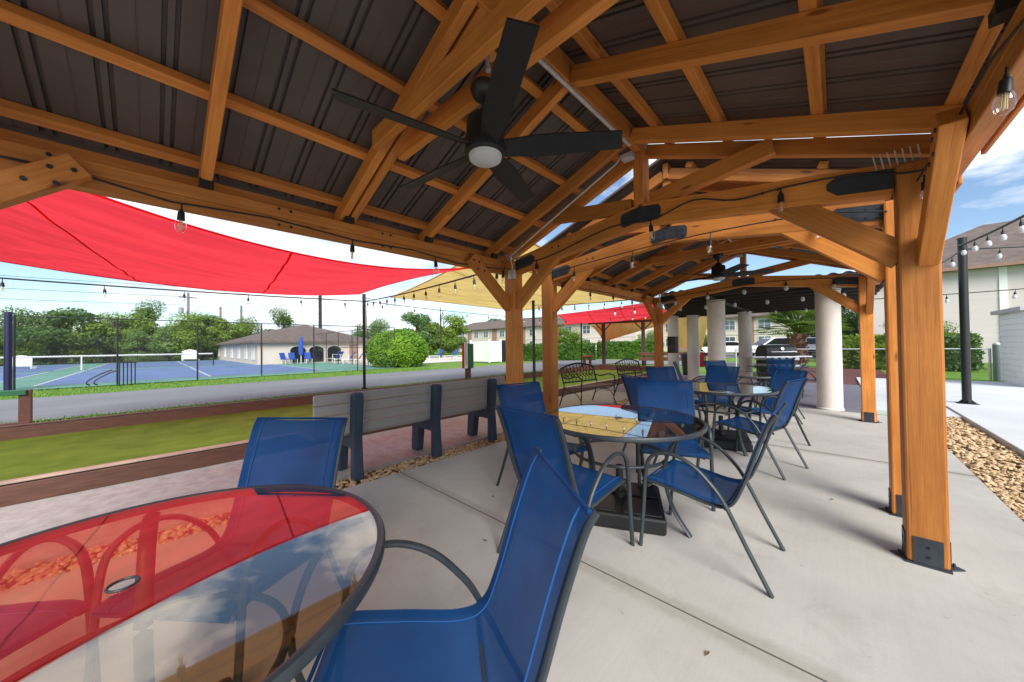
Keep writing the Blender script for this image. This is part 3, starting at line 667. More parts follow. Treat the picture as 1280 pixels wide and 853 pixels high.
# ------------------------------------------------------------------ sails
def sail(name, cs, m, label, kin=.10, sag=.10, n=44, group=None, esag=0):
    A, B, D, E_ = [V(c) for c in cs]; mb = MB(); vs = []
    for i in range(n+1):
        for j in range(n+1):
            u, v = i/n, j/n
            uu = .5+(u-.5)*(1-kin*4*v*(1-v)); vv = .5+(v-.5)*(1-kin*4*u*(1-u))
            p = A*(1-uu)*(1-vv)+B*uu*(1-vv)+D*uu*vv+E_*(1-uu)*vv
            p.z -= esag*4*u*(1-u)*(1-v)+.26*(esag > 0)*4*u*(1-u)*v
            p.z -= sag*16*u*(1-u)*v*(1-v)
            for (cu, cv) in ((0, 0), (1, 0), (1, 1), (0, 1)):
                du, dv = abs(u-cu), abs(v-cv); rr = math.hypot(du, dv); p.z += .045*math.sin(math.atan2(dv, du+1e-6)*22)*math.exp(-rr*3.2)*min(1, rr*6)
            vs.append(p)
    fs = []
    for i in range(n):
        for j in range(n): a = i*(n+1)+j; fs.append((a, a+1, a+n+2, a+n+1))
    t = thing(name, label, 'shade sail', tuple((A+B+D+E_)/4), 0, group); t0 = V(t.location)
    mb.add([p-t0 for p in vs], fs); o = mb.build('fabric', m, t, smooth=True)
    mb = MB()
    for fi_ in (.3, .62): 
        i = int(n*fi_); mb.tube([vs[i*(n+1)+j]-t0-V((0, 0, .004)) for j in range(n+1)], .004, 4, r2=.014)
    mb.build('seam', m, t)
    g = lambda i, j: vs[i*(n+1)+j]-t0
    loop = [g(i, 0) for i in range(n)]+[g(n, j) for j in range(n)]+[g(n-i, n) for i in range(n)]+[g(0, n-j) for j in range(n)]
    mb = MB(); mb.tube(loop, .012, 6, closed=True, r2=.02); mb.build('hem', m, t)
    return t, vs
RS, RSv = sail('shade_sail', [(-4.9, -3.4, 4.0), (-4.95, 4.15, 2.80), (-10.5, 4.35, 2.95), (-10.1, -2.05, 2.88)], SAILR, 'large red shade sail over the bocce court nearest the pergola', kin=.05, sag=.12, esag=.74, group='shade sails')
sail('shade_sail', [(-10.2, 5.2, 2.9), (-3.4, 3.6, 3.0), (-5.5, 13.2, 3.1), (-10.3, 11.2, 2.85)], SAILY, 'tan shade sail over the court behind the two near left posts', kin=.05, sag=.12, group='shade sails')
sail('shade_sail', [(-8.9, 12.3, 2.65), (-5.6, 15.2, 3.2), (-6.7, 21.3, 2.9), (-12.8, 18.3, 2.63)], SAILR, 'farther red shade sail beyond the iron benches', kin=.08, sag=.25, group='shade sails')
sail('shade_sail', [(-12.2, 19.6, 3.1), (-7.5, 18.5, 2.9), (-6.0, 22.0, 2.9), (-9.9, 18.2, 1.45)], SAILY, 'small tan sail hanging to a low point on a brown post', kin=.08, sag=.05, group='shade sails')
sail('shade_sail', [(-5.6, 17.6, 3.1), (-3.9, 16.6, 2.5), (-4.2, 16.2, 1.0), (-5.8, 17.4, 1.2)], SAILY, 'tan sail panel hanging between the pavilion columns', kin=.04, sag=.05, group='shade sails')

# ------------------------------------------------------------------ poles and string lights
def pole(loc, h, r, label, name='light_pole', plate=True):
    t = thing(name, label, 'pole', loc, 0, None)
    MB().cyl((0, 0, -.03), (0, 0, h), r, 14).build('shaft', BLACK, t, smooth=True)
    mb = MB(); mb.box((0, 0, .006), (.26, .26, .012))
    for k in range(4):
        a = k*math.pi/2; c, s = math.cos(a), math.sin(a); mb.prism([(r*c*.8, r*s*.8, .012), ((r+.06)*c, (r+.06)*s, .012), (r*c*.8, r*s*.8, .09)], (-.006*s, .006*c, 0))
    mb.build('base_plate', BLACK, t)
    MB().cyl((0, 0, h), (0, 0, h+.012), r*1.12, 14).build('cap', BLACK, t)
    return t
pole((-10.7, 4.56, 0), 2.98, .042, 'thin black pole beyond the court holding the near red sail corner')
pole((-7.52, 9.01, 0), 3.1, .05, 'thin black pole standing in the turf behind the left pergola posts')
pole((-11.0, 17.6, 0), 3.0, .045, 'thin black pole beyond the court under the farther red sail')
pole((1.87, 11.2, .045), 3.30, .062, 'thick black steel pole on the white concrete pad at the right')
pole((-39.4, 12.2, 0), 6.9, .16, 'tall dark light pole before the pool house')
pole((-34.6, 24.0, 0), 5.2, .09, 'tall thin pole between the round bush and the apartments')
BULBV = None
def make_bulb_meshes():
    g = MB().lathe([(1e-4, -.155), (.012, -.152), (.024, -.138), (.030, -.115), (.028, -.095), (.018, -.068), (.014, -.06)], n=14)
    f = MB(); 
    for k in range(4): a = k*math.pi/2; f.cyl((.006*math.cos(a), .006*math.sin(a), -.07), (.008*math.cos(a), .008*math.sin(a), -.135), .0022, 5)
    s = MB().lathe([(1e-4, 0), (.008, 0), (.008, -.012), (.017, -.02), (.019, -.055), (.020, -.072), (.012, -.073)], n=12)
    return g, f, s
_g, _f, _s = make_bulb_meshes()
FIL = mat('filament', (.7, .55, .3), .4)
def mesh_of(mb, nm, m):
    o = mb.build(nm, m, smooth=True); me = o.data; bpy.data.objects.remove(o); return me
BG_, BF_, BS_ = mesh_of(_g, 'bulb', BULBGL), mesh_of(_f, 'filament', FIL), mesh_of(_s, 'socket', BLACK)
WHB = mesh_of(MB().lathe([(1e-4, -.16), (.025, -.15), (.036, -.115), (.030, -.085), (.016, -.06)], n=10), 'bulb', mat('pale bulb glass', (.7, .7, .68), .2, transl=.3))
def string(label, pts, nb, r=.006, drop=.07, first=.5, sagm=0.0, clear=True, fil=False, scale=1.0, bulbs=None):
    pts = [V(p) for p in pts]
    if len(pts) == 2:
        a, b = pts; pts = [a.lerp(b, k/16)-V((0, 0, sagm*4*(k/16)*(1-k/16))) for k in range(17)]
    t = thing('string_light', label, 'string lights', tuple(pts[0])); t0 = pts[0]
    mb = MB(); mb.tube([p-t0 for p in pts], r, 6); mb.build('cord', BLACK, t, smooth=True)
    d = [0]
    for i in range(1, len(pts)): d.append(d[-1]+(pts[i]-pts[i-1]).length)
    for k in range(len(bulbs) if bulbs else nb):
        s = 0 if bulbs else d[-1]*(k+first)/nb; i = max(j for j in range(len(d)) if d[j] <= s+1e-9); i = min(i, len(pts)-2)
        p = pts[i].lerp(pts[i+1], (s-d[i])/max(1e-6, d[i+1]-d[i]))-t0
        if bulbs: p = V(bulbs[k])-t0
        b = bpy.data.objects.new('bulb', BG_ if clear else WHB); C.objects.link(b); b.parent = t; b.location = p-V((0, 0, drop*.6)); b.scale = (scale,)*3; b.rotation_euler = (random.uniform(-.08, .08), random.uniform(-.08, .08), 0)
        so_ = bpy.data.objects.new('socket', BS_); C.objects.link(so_); so_.parent = b
        if fil or clear: f_ = bpy.data.objects.new('filament', BF_); C.objects.link(f_); f_.parent = b
        if drop > .03: 
            wv = MB().cyl((0, 0, 0), (0, 0, drop*.62/scale), .005, 5).build('hanger', BLACK, b)
    return t
xl = -3.058; xr = .442
string('string light along the left eave beam of the nearest pergola', [(xl, -1.3, 2.31), (xl, -.3, 2.315), (xl, .08, 2.265), (xl, .6, 2.30), (xl, 1.25, 2.265), (xl, 1.8, 2.29), (xl, 2.35, 2.25), (xl, 2.9, 2.28), (xl+.14, 3.05, 2.27)], 5, bulbs=[(xl+.02, .13, 2.255), (xl+.02, 1.2, 2.255), (xl+.02, 2.05, 2.26), (xl+.1, 2.98, 2.26)], drop=.05)
yf = 3.125
string('string light draped across the front truss of the nearest pergola', spline([(-2.9, yf, 2.33), (-2.4, yf, 2.33), (-1.6, yf, 2.48), (-1.2, yf-.01, 2.44), (-.85, yf, 2.52), (-.55, yf, 2.43), (-.25, yf, 2.43), (.1, yf, 2.40), (.3, yf-.04, 2.32), (.42, yf-.06, 2.30)], 4), 4, bulbs=[(-2.55, yf, 2.32), (-1.2, yf-.01, 2.44), (-.27, yf-.01, 2.43)], drop=.05)
string('string light along the right eave beam of the nearest pergola', [(.36, 3.07, 2.25), (.42, 2.6, 2.33), (.43, 2.1, 2.34), (.43, 1.7, 2.26), (.43, 1.0, 2.30)], 4, bulbs=[(.385, 3.055, 2.27), (.43, 1.97, 2.23), (.43, .9, 2.30)], drop=.04, fil=True, scale=.85)
string('string light along the left eave beam of the farther pergola', [(xl, 3.95, 2.31), (xl, 5, 2.25), (xl, 6, 2.28), (xl, 7, 2.25), (xl, 8.1, 2.3)], 5, drop=.05)
string('string light across the front truss of the farther pergola', spline([(-2.9, 3.85, 2.33), (-1.3, 3.84, 2.42), (-.2, 3.84, 2.4), (.3, 3.84, 2.3)], 5), 4, drop=.10)
string('string light across the far truss of the farther pergola', spline([(-2.9, 8.0, 2.33), (-1.3, 8.0, 2.45), (-.2, 8.0, 2.42), (.3, 8.0, 2.3)], 5), 5, drop=.05, clear=False)
string('string light running under the pavilion roof edge', [(-4.8, 9.0, 2.3), (-2, 8.95, 2.28), (.4, 8.9, 2.3)], 9, drop=.02, clear=False)
string('string light farther in under the pavilion roof', [(-4.8, 12.0, 2.28), (.4, 12.0, 2.28)], 8, drop=.02, clear=False)
string('long string light on a cable beyond the road side of the court, left half', [(-10.66, -14, 2.95), (-10.66, 4.56, 2.76)], 16, r=.016, drop=.10, sagm=.22, scale=1.25)
string('string light on a cable continuing right from the thin black pole', [(-10.66, 4.56, 2.76), (-10.9, 17.6, 2.75)], 11, r=.012, drop=.10, sagm=.12, scale=1.25)
string('string light on a cable rising from the black pole to the pergola corner', [(-10.6, 4.56, 2.76), (-3.15, 3.3, 2.40)], 12, r=.014, drop=.09, sagm=.05, scale=1.2)
string('string of white bulbs under the farther red sail', [(-7.5, 9.01, 2.7), (-3.2, 8.2, 2.42)], 8, r=.01, drop=.05, clear=False, sagm=.05)
string('string of white bulbs crossing behind the farther red sail', [(-10.9, 17.4, 2.75), (-4, 13.5, 2.55)], 9, r=.01, drop=.05, clear=False, sagm=.05)
string('string light climbing right from the thick pole toward the camera side', [(1.82, 11.15, 3.2), (1.95, 4.0, 2.92)], 11, r=.02, drop=.08, clear=False, sagm=.10, scale=1.05)
string('string light on the cable from the thick pole toward the right building', [(1.87, 11.2, 3.14), (8.5, 13.5, 3.05)], 7, r=.016, drop=.08, clear=False, sagm=.12, scale=1.05)
string('lowest string light crossing behind the thick pole', [(.5, 13.4, 2.45), (8.5, 14.2, 2.75)], 8, r=.012, drop=.08, clear=False, sagm=.1, scale=1.05)
string('string light from the far pergola post to the thick pole', [(.45, 8.0, 2.32), (1.84, 11.15, 3.1)], 4, r=.012, drop=.06, clear=False, sagm=.15, scale=1.05)

# ------------------------------------------------------------------ columned pavilion
t = thing('pavilion', 'open pavilion with round off-white columns and dark metal roof beyond the pergolas', 'pavilion', (-2.2, 11.4, 0))
for (x, y) in ((-.11, 9.15), (-2.09, 9.35), (-2.2, 13.6), (-3.8, 13.6), (-4.45, 13.5), (-.1, 13.6)):
    x -= -2.2; y -= 11.4
    if (x, y) == (-.1+2.2, 13.6-11.4): continue
    MB().lathe([(.205, -.01), (.205, .02), (.19, .03), (.19, 2.30), (.20, 2.31), (.20, 2.34)], (x, y, 0), 28).build('column', COLM, t, smooth=True)
mb = MB(); prof = []; x = -3.3
while x < 2.95: prof += [(x, 0), (x+.05, .03), (x+.10, .03), (x+.15, 0)]; x += .2
n = len(prof); vs = []
for (y, z) in ((-2.85, 2.54), (3.1, 2.66), (3.1, 2.665), (-2.85, 2.545)):
    for (xx, h) in prof: vs.append((max(xx, -.9-(y+2.85)*.33), y, z+h))
fs = []
for a in range(4):
    b = (a+1) % 4
    for k in range(n-1): fs.append((a*n+k, a*n+k+1, b*n+k+1, b*n+k))
mb.add(vs, fs).build('roof_sheet', ROOFM, t)
DARKB = mat('dark brown roof timber', (.03, .02, .016), .6, var=.2)
for k in range(9): beam('joist', (-.85-.7*k*.33, -2.7+.7*k, 2.45), (2.9, -2.7+.7*k, 2.45), .06, .14, DARKB, t)
for x in (-2.3, .1, 2.1): beam('girder', (x, -2.8 if x > 0 else 1.6, 2.36), (x, 3.05, 2.36), .10, .05, DARKB, t)
beam('fascia', (-2.8, 3.1, 2.48), (2.95, 3.1, 2.48), .03, .28, DARKB, t)

# ------------------------------------------------------------------ foliage helpers
def leaf_cloud(mb, lobes, n, size, flat=.5, seed=1):
    rnd = random.Random(seed); tot = sum(r[0]*r[1]*r[2] for _, r in lobes)
    for c, r in lobes:
        k = int(n*r[0]*r[1]*r[2]/tot); lf = rnd.uniform(.55, 1.5)
        for _ in range(k):
            d = V((rnd.gauss(0, 1), rnd.gauss(0, 1), rnd.gauss(0, 1))).normalized(); q = rnd.random()**.33*rnd.uniform(.8, 1.08)
            p = V(c)+V((d.x*r[0]*q, d.y*r[1]*q, d.z*r[2]*q)); s = size*lf*rnd.uniform(.5, 1.4)
            u = (d+V((rnd.gauss(0, .7), rnd.gauss(0, .7), rnd.gauss(0, .7)))).normalized(); a = u.orthogonal().normalized(); a.rotate(Matrix.Rotation(rnd.uniform(0, 6.28), 3, u)); b = u.cross(a)
            o = len(mb.v); mb.v += [tuple(p-a*s), tuple(p+b*s*.5+u*s*.15), tuple(p+a*s), tuple(p-b*s*.5+u*s*.15)]; mb.f.append((o, o+1, o+2, o+3))
def tree_meshes(h, w_, seed, leaf, n=2600, size=.28):
    rnd = random.Random(seed); lobes = []
    for k in range(26):
        z = h*rnd.uniform(.13, .95); f = 1-abs(z/h-.55)*1.2; a = rnd.uniform(0, 6.28); r = w_*.55*f*rnd.uniform(.2, 1)
        s = w_*rnd.uniform(.09, .23); lobes.append(((r*math.cos(a), r*math.sin(a), z), (s, s, s*rnd.uniform(.55, .85))))
    mb = MB(); leaf_cloud(mb, lobes, n, size, seed=seed)
    tk = MB(); tk.tube(spline([(0, 0, -.1), (.05*w_*.3, 0, h*.3), (-.03*w_, .02*w_, h*.6), (0, 0, h*.85)], 4), [.035*h*(1-.8*i/12) for i in range(13)], 8)
    for c, s in lobes: tk.tube([(0, 0, max(.2*h, c[2]-.25*h)), ((c[0]*.5), c[1]*.5, c[2]-.08*h), c], [.012*h, .008*h, .003*h], 5)
    return mb, tk
def make_tree(loc, h, w_, seed, leaf, label, group, n=2600, size=.28):
    t = thing('tree', label, 'tree', loc, 0, group); cb, tk = tree_meshes(h, w_, seed, leaf, n, size)
    c_ = cb.build('crown', leaf, t); tk.build('trunk', BARK, t, smooth=True); return t
G = 'trees beyond the sport court'
tv = [(6.6, 7.5, 11, LEAF2), (5.4, 8, 12, LEAF1), (5.6, 7.5, 13, LEAF3), (7.4, 7.5, 14, LEAF1)]
words = ['dark green', 'mid green', 'yellow green', 'tall mid green']
protos = {}
where = ['at the far left edge behind the court', 'left of the white arched board', 'behind the left white arched board', 'right of the left white arched board', 'behind the middle of the long net', 'behind the black hand rail', 'left of the utility pole', 'behind the utility pole', 'right of the utility pole', 'behind the left end of the pool house', 'over the pool house roof end', 'between the fence posts left of the pool house', 'low behind the far fence at left', 'low behind the far fence in the middle']
spots = [(-60.5, -14, 0), (-63, -10, 1), (-60.5, -6.8, 0), (-66, -3.6, 1), (-61, -3.2, 2), (-64, -.6, 3), (-61, 1.5, 1), (-63, 4.5, 0), (-60.5, 7.0, 2), (-64, 9.8, 1), (-66, 15, 3), (-60, 4.2, 2), (-59.4, -9, 2), (-59.6, -1, 1)]
for i, (x, y, k) in enumerate(spots):
    sc = 1.0 if i < 12 else .6
    lb = '%s bushy tree %s' % (words[k], where[i])
    if k not in protos: protos[k] = make_tree((x, y, 0), tv[k][0], tv[k][1], tv[k][2], tv[k][3], lb, G, 12000, .14)
    else:
        o = dup(protos[k], (x, y, 0), random.uniform(0, 6.28), lb, G); o.scale = (sc*random.uniform(.9, 1.15), sc*random.uniform(.9, 1.15), sc*random.uniform(.7, 1.12))
G2 = 'trees around the pool and the apartments'
more = [(-52, 24, 0, 1, .95, 'mid green tree beyond the pool between house and round bush'), (-50, 30, 0, 0, 1.0, 'dark tree beyond the pool left of the apartments'), (-47, 33, 0, 2, 1.15, 'rounded yellow green tree behind the round bush'), (-60, 44, 0, 1, 1.0, 'tree showing over the left end of the apartments'),
        (-66, 64, 0, 0, 1.25, 'dark tree top rising over the left apartment roof'), (-42, 64, 0, 1, 1.2, 'tree between the two apartment blocks'), (-20.5, 30.5, 0, 2, .55, 'small reddish green tree before the parked white car'), (-17.5, 44, 0, 1, .5, 'small tree with round crown before the beige apartments'), (-13.5, 54, 0, 1, .45, 'small round tree by the apartment windows'),
        (2.5, 44, 0, 1, .8, 'green tree seen between the big column and the far right post'), (-1.0, 50, 0, 0, .9, 'dark tree behind the palm'), (3.2, 28, 0, 2, .42, 'bushy shrub tree behind the chain fence left of the white wall')]
for (x, y, z, k, s, lb) in more:
    o = dup(protos[k], (x, y, z), random.uniform(0, 6.28), lb, G2); o.scale = (s, s, s)

def hedge(loc, L_, W_, H_, label, leaf=HEDGE, rz=0, n=2200, name='hedge', group=None):
    t = thing(name, label, 'hedge', loc, rz, group); rnd = random.Random(int(abs(loc[0]*10)))
    mb = MB(); mb.bx(-L_/2+.12, L_/2-.12, -W_/2+.12, W_/2-.12, 0, H_-.12); 
    for _ in range(n):
        f = rnd.random(); x, y, z = rnd.uniform(-L_/2, L_/2), rnd.uniform(-W_/2, W_/2), rnd.uniform(0, H_)
        k = rnd.choice((0, 0, 0, 1, 2)); 
        if k == 0: y = rnd.choice((-1, 1))*W_/2
        elif k == 1: z = H_
        else: x = rnd.choice((-1, 1))*L_/2
        p = V((x, y, z))+V((rnd.gauss(0, .05), rnd.gauss(0, .05), rnd.gauss(0, .06))); u = V((rnd.gauss(0, 1), rnd.gauss(0, 1), rnd.gauss(0, 1)+.6)).normalized(); a = u.orthogonal().normalized(); a.rotate(Matrix.Rotation(rnd.uniform(0, 6.28), 3, u)); b = u.cross(a); s = rnd.uniform(.05, .12)
        o = len(mb.v); mb.v += [tuple(p-a*s), tuple(p+b*s*.6), tuple(p+a*s), tuple(p-b*s*.6)]; mb.f.append((o, o+1, o+2, o+3))
    mb.build('foliage', leaf, t); return t
hedge((-17.9, 24.8, 0), 6.2, 1.4, 1.35, 'clipped hedge left of the red topped frame by the road', rz=R(35), n=4000)
hedge((-14.6, 31.2, 0), 5.2, 1.4, 1.5, 'clipped hedge right of the brown sail post by the road', rz=R(35), n=4000)
hedge((2.4, 31.8, 0), 6.4, 1.4, 1.6, 'tall bright hedge along the foot of the white siding wall', leaf=LEAF3, n=5000)
hedge((1.0, 24.4, 0), 1.8, 1.0, 1.1, 'loose pale shrub behind the chain fence beside the big column', leaf=LEAF3, n=1200, name='shrub')
hedge((3.6, 24.5, 0), 1.6, 1.2, 1.4, 'dark shrub behind the chain fence at the right', leaf=LEAF2, n=1200, name='shrub')
# round bush
t = thing('round_bush', 'big clipped ball shaped bush beside the road', 'bush', (-22.2, 11.8, 0))
mb = MB(); rnd = random.Random(2)
mb.sphere((0, 0, 1.02), 1.0, 24, 14, (1.78, 1.78, 1.22))
for _ in range(15000):
    d = V((rnd.gauss(0, 1), rnd.gauss(0, 1), rnd.gauss(0, 1))).normalized(); f = 1+.05*mnoise.noise(d*5)+.035*mnoise.noise(d*13); p = V((d.x*2.1*f, d.y*2.1*f, 1.05+d.z*1.5*f))
    if p.z < 0.02: continue
    u = (d+V((rnd.gauss(0, .6), rnd.gauss(0, .6), rnd.gauss(0, .6)))).normalized(); a = u.orthogonal().normalized(); a.rotate(Matrix.Rotation(rnd.uniform(0, 6.28), 3, u)); b = u.cross(a); s = rnd.uniform(.05, .11); p = p-d*rnd.uniform(0, .3)
    o = len(mb.v); mb.v += [tuple(p-a*s), tuple(p+b*s*.6), tuple(p+a*s), tuple(p-b*s*.6)]; mb.f.append((o, o+1, o+2, o+3))
mb.build('foliage', BUSH, t)
MB().cyl((0, 0, -.1), (0, 0, .6), .1, 8).build('trunk', BARK, t)
# palm
t = thing('palm_tree', 'short palm with thick shaggy trunk behind the grill', 'palm', (-1.5, 23.4, 0))
mb = MB(); rnd = random.Random(4)
mb.tube([(0, 0, -.1), (0, 0, .6), (.02, 0, 1.2), (.04, 0, 1.75)], [.30, .34, .36, .26], 12)
for k in range(150):
    a = rnd.uniform(0, 6.28); z = rnd.uniform(.1, 1.7); mb.bar((.3*math.cos(a), .3*math.sin(a), z), (.48*math.cos(a), .48*math.sin(a), z+.16), .07, .03)
mb.build('trunk', mat('palm boots', (.22, .12, .08), .9, var=.35, vscale=5), t)
mb = MB()
for k in range(90):
    a = rnd.uniform(0, 6.28); el = rnd.uniform(.0, 1.3); ln = rnd.uniform(1.0, 1.5); st = V((.05, 0, 1.8)); dirv = V((math.cos(a)*math.cos(el), math.sin(a)*math.cos(el), math.sin(el))); hub = st+dirv*ln
    mb.tube([st, st+dirv*ln*.5+V((0, 0, .05)), hub], .018, 4)
    side = dirv.cross(V((0, 0, 1))).normalized()
    for j in range(18):
        s = -1.25+2.5*j/17; d = (dirv*math.cos(s)+side*math.sin(s)).normalized(); l = rnd.uniform(.7, 1.05); e = hub+d*l+V((0, 0, -.22*l*l)); mid = hub+d*l*.55+V((0, 0, -.05)); pp = d.cross(V((0, 0, 1))).normalized()*.034
        o = len(mb.v); mb.v += [tuple(hub), tuple(mid+pp), tuple(e), tuple(mid-pp)]; mb.f.append((o, o+1, o+2, o+3))
mb.build('crown', PALMF, t)

# ------------------------------------------------------------------ fences
def fence(name, P, Q, h, n, label, m=BLACK, rails=(1.0,), r=.03, cat='fence', mesh=True):
    P, Q = V(P), V(Q); t = thing(name, label, cat, tuple(P)); d = Q-P
    for k in range(n+1):
        p = d*(k/n); MB().cyl(p+V((0, 0, -.05)), p+V((0, 0, h)), r, 8).build('post', m, t, smooth=True)
    mb = MB()
    for f in rails: mb.cyl(V((0, 0, h*f-.02)), d+V((0, 0, h*f-.02)), r*.7, 6)
    mb.build('rail', m, t)
    if mesh:
        u = d.normalized(); ln = d.length
        o = MB().add([(0, 0, .03), (ln, 0, .03), (ln, 0, h-.05), (0, 0, h-.05)], [(0, 1, 2, 3)]).build('chain_mesh', CHAIN, t); o.rotation_euler = (0, 0, math.atan2(d.y, d.x)); o.location = u.cross(V((0, 0, 1)))*.004
    return t
fence('court_fence', (-20.75, -28, 0), (-20.75, -3.75, 0), 2.6, 9, 'near black chain link court fence left of the gate opening')
fence('court_fence', (-20.75, -3.3, 0), (-20.75, 10.8, 0), 2.6, 6, 'near black chain link court fence along the road up to the pool')
fence('court_fence', (-57.6, -28, 0), (-57.6, 10.8, 0), 2.75, 13, 'far black chain link court fence before the trees', rails=(1.0,))
fence('court_fence', (-57.2, 10.95, 0), (-25.0, 10.95, 0), 2.7, 11, 'black chain link side fence between court and pool', rails=(1.0, .5))
MB_ = MB()
t = thing('gate_post', 'thick dark blue post at the court gate beside the left frame edge', 'post', (-20.9, -3.45, 0)); MB().cyl((0, 0, -.05), (0, 0, 2.72), .09, 12).build('shaft', mat('navy post paint', (.012, .012, .05), .4), t, smooth=True); MB().box((.0, -.35, 1.0), (.14, .14, 1.6)).build('latch_box', BLACK, t); MB().box((0, -.35, .1), (.08, .1, .2)).build('foot', BLACK, t)
fence('tennis_net', (-38.0, -13, 0), (-38.0, 3.55, 0), .98, 1, 'long court net with white top band', cat='net', r=.04)
o = [c for c in bpy.data.objects if c.name.startswith('tennis_net')][0]
MB().bx(-.02, .02, 0, 16.5, .93, 1.03).build('top_band', WHITEP, o); MB().bx(.03, .04, 9.6, 9.66, 0, .98).build('center_strap', WHITEP, o)
def arched_board(loc, rz, w_, h, label):
    t = thing('arched_board', label, 'board', loc, rz, 'white arched boards on the court'); poly = [(-w_/2, .18), (w_/2, .18), (w_/2, h*.82)]
    for k in range(9): s = k/8; poly.append((w_/2-.1-(w_-.2)*s, h*.86+h*.14*math.sin(math.pi*s)))
    poly.append((-w_/2, h*.82)); MB().prism([(x, 0, z) for x, z in poly], (0, .05, 0)).build('panel', WHITEP, t)
    mb = MB()
    for k in range(7): mb.box((0, -.012, .25+k*h*.075), (w_*.9, .02, h*.04))
    mb.build('louvre', VINYL, t)
    for x in (-1, 0, 1): MB().cyl((x*w_*.16, -.006, h*.87), (x*w_*.16, -.012, h*.87), .07, 10).build('round_hole', DARKGL, t)
    for x in (-1, 1): MB().bx(x*w_*.46-.04, x*w_*.46+.04, .0, .3, 0, .2).build('foot', WHITEP, t)
arched_board((-46.3, -7.1, 0), R(45), 1.75, 1.05, 'white arched louvred board at the left of the court'); arched_board((-56.4, 3.1, 0), R(45), 1.9, 1.35, 'white arched louvred board near the right end of the net')
t = thing('hand_rail', 'black tubular hand rail with curled ends at the court fence', 'hand rail', (-20.2, -.9, 0), R(0)); t.scale = (.6, .6, .95)
for y in (-.55, -.25): 
    mb = MB(); mb.tube(spline([(0, y-.6, .05), (.02, y-.75, .12), (0, y-.6, .28), (0, y-.1, .5), (0, y+.3, .62)], 5), .028, 8); mb.build('curled_rail', BLACK, t, smooth=True)
for k in range(5): MB().cyl((0, .05+.17*k, -.05), (0, .05+.17*k, .88), .03, 8).build('upright', BLACK, t, smooth=True)
beam('top_bar', (0, -.02, .9), (0, .8, .9), .06, .05, BLACK, t)

# ------------------------------------------------------------------ buildings
def wall_windows(t, wins, frame=WHITEP, glass=GLASSW, axis='x', y=0):
    for (x0, x1, z0, z1) in wins:
        if axis == 'x':
            f = MB(); 
            for (a, b, c, d) in ((x0-.07, x1+.07, z1, z1+.07), (x0-.07, x1+.07, z0-.07, z0), (x0-.07, x0, z0, z1), (x1, x1+.07, z0, z1), ((x0+x1)/2-.025, (x0+x1)/2+.025, z0, z1), (x0, x1, (z0+z1)/2-.02, (z0+z1)/2+.02)): f.bx(a, b, y-.06, y-.002, c, d)
            w_ = f.build('window', frame, t); MB().bx(x0, x1, y-.03, y-.004, z0, z1).build('pane', glass, w_)
        else:
            f = MB()
            for (a, b, c, d) in ((x0-.07, x1+.07, z1, z1+.07), (x0-.07, x1+.07, z0-.07, z0), (x0-.07, x0, z0, z1), (x1, x1+.07, z0, z1), (x0, x1, (z0+z1)/2-.02, (z0+z1)/2+.02)): f.bx(y+.002, y+.06, a, b, c, d)
            w_ = f.build('window', frame, t); MB().bx(y+.004, y+.03, x0, x1, z0, z1).build('pane', glass, w_)
def hip_roof(t, x0, x1, y0, y1, z, rise, ov=.5, m=SHING, gable=False):
    x0 -= ov; x1 += ov; y0 -= ov; y1 += ov; lx, ly = x1-x0, y1-y0; i = min(lx, ly)/2
    if lx >= ly: a, b = (x0+(0 if gable else i), (y0+y1)/2, z+rise), (x1-(0 if gable else i), (y0+y1)/2, z+rise)
    else: a, b = ((x0+x1)/2, y0+i, z+rise), ((x0+x1)/2, y1-i, z+rise)
    vs = [(x0, y0, z), (x1, y0, z), (x1, y1, z), (x0, y1, z), a, b, (x0, y0, z-.18), (x1, y0, z-.18), (x1, y1, z-.18), (x0, y1, z-.18)]
    fs = [(0, 1, 5, 4), (1, 2, 5), (2, 3, 4, 5), (3, 0, 4)] if lx >= ly else [(0, 1, 4), (1, 2, 5, 4), (2, 3, 5), (3, 0, 4, 5)]
    fs += [(0, 6, 7, 1), (1, 7, 8, 2), (2, 8, 9, 3), (3, 9, 6, 0), (9, 8, 7, 6)]
    return MB().add(vs, fs).build('roof', m, t)
# pool house : corner at (-35, 6)
t = thing('pool_house', 'low beige pool house with brown hip roof and arched openings', 'building', (-35, 6.05, 0))
MB().bx(-26, 0, 0, 9.6, -.1, 1.95).build('wall', WALLB, t); hip_roof(t, -26, 0, 0, 9.6, 2.0, 1.75, .45)
wall_windows(t, [(-2.2-2.9*k-.3*k*k, -1.3-2.9*k-.3*k*k, .45, 1.55) for k in range(6)], axis='x', y=0)
for y in (2.95, 4.45, 6.0):
    mb = MB(); poly = [(.012, y-.6, .05), (.012, y+.6, .05)]+[(.012, y+.6*math.cos(a*math.pi/8), 1.15+.35*math.sin(a*math.pi/8)) for a in range(9)]
    mb.prism(poly, (.02, 0, 0)); ar = mb.build('arched_opening', DARKGL, t)
    mb = MB(); mb.tube([(.03, y+.65*math.cos(a*math.pi/8), 1.15+.4*math.sin(a*math.pi/8)) for a in range(9)], .05, 6); mb.build('arch_trim', WALLW, ar)
MB().bx(.01, .05, 7.4, 8.2, 0, 1.6).build('door', WALLBR, t)
mb = MB(); mb.cyl((.06, .25, 0), (.06, .25, 1.9), .05, 8); mb.build('downspout', WALLBR, t)
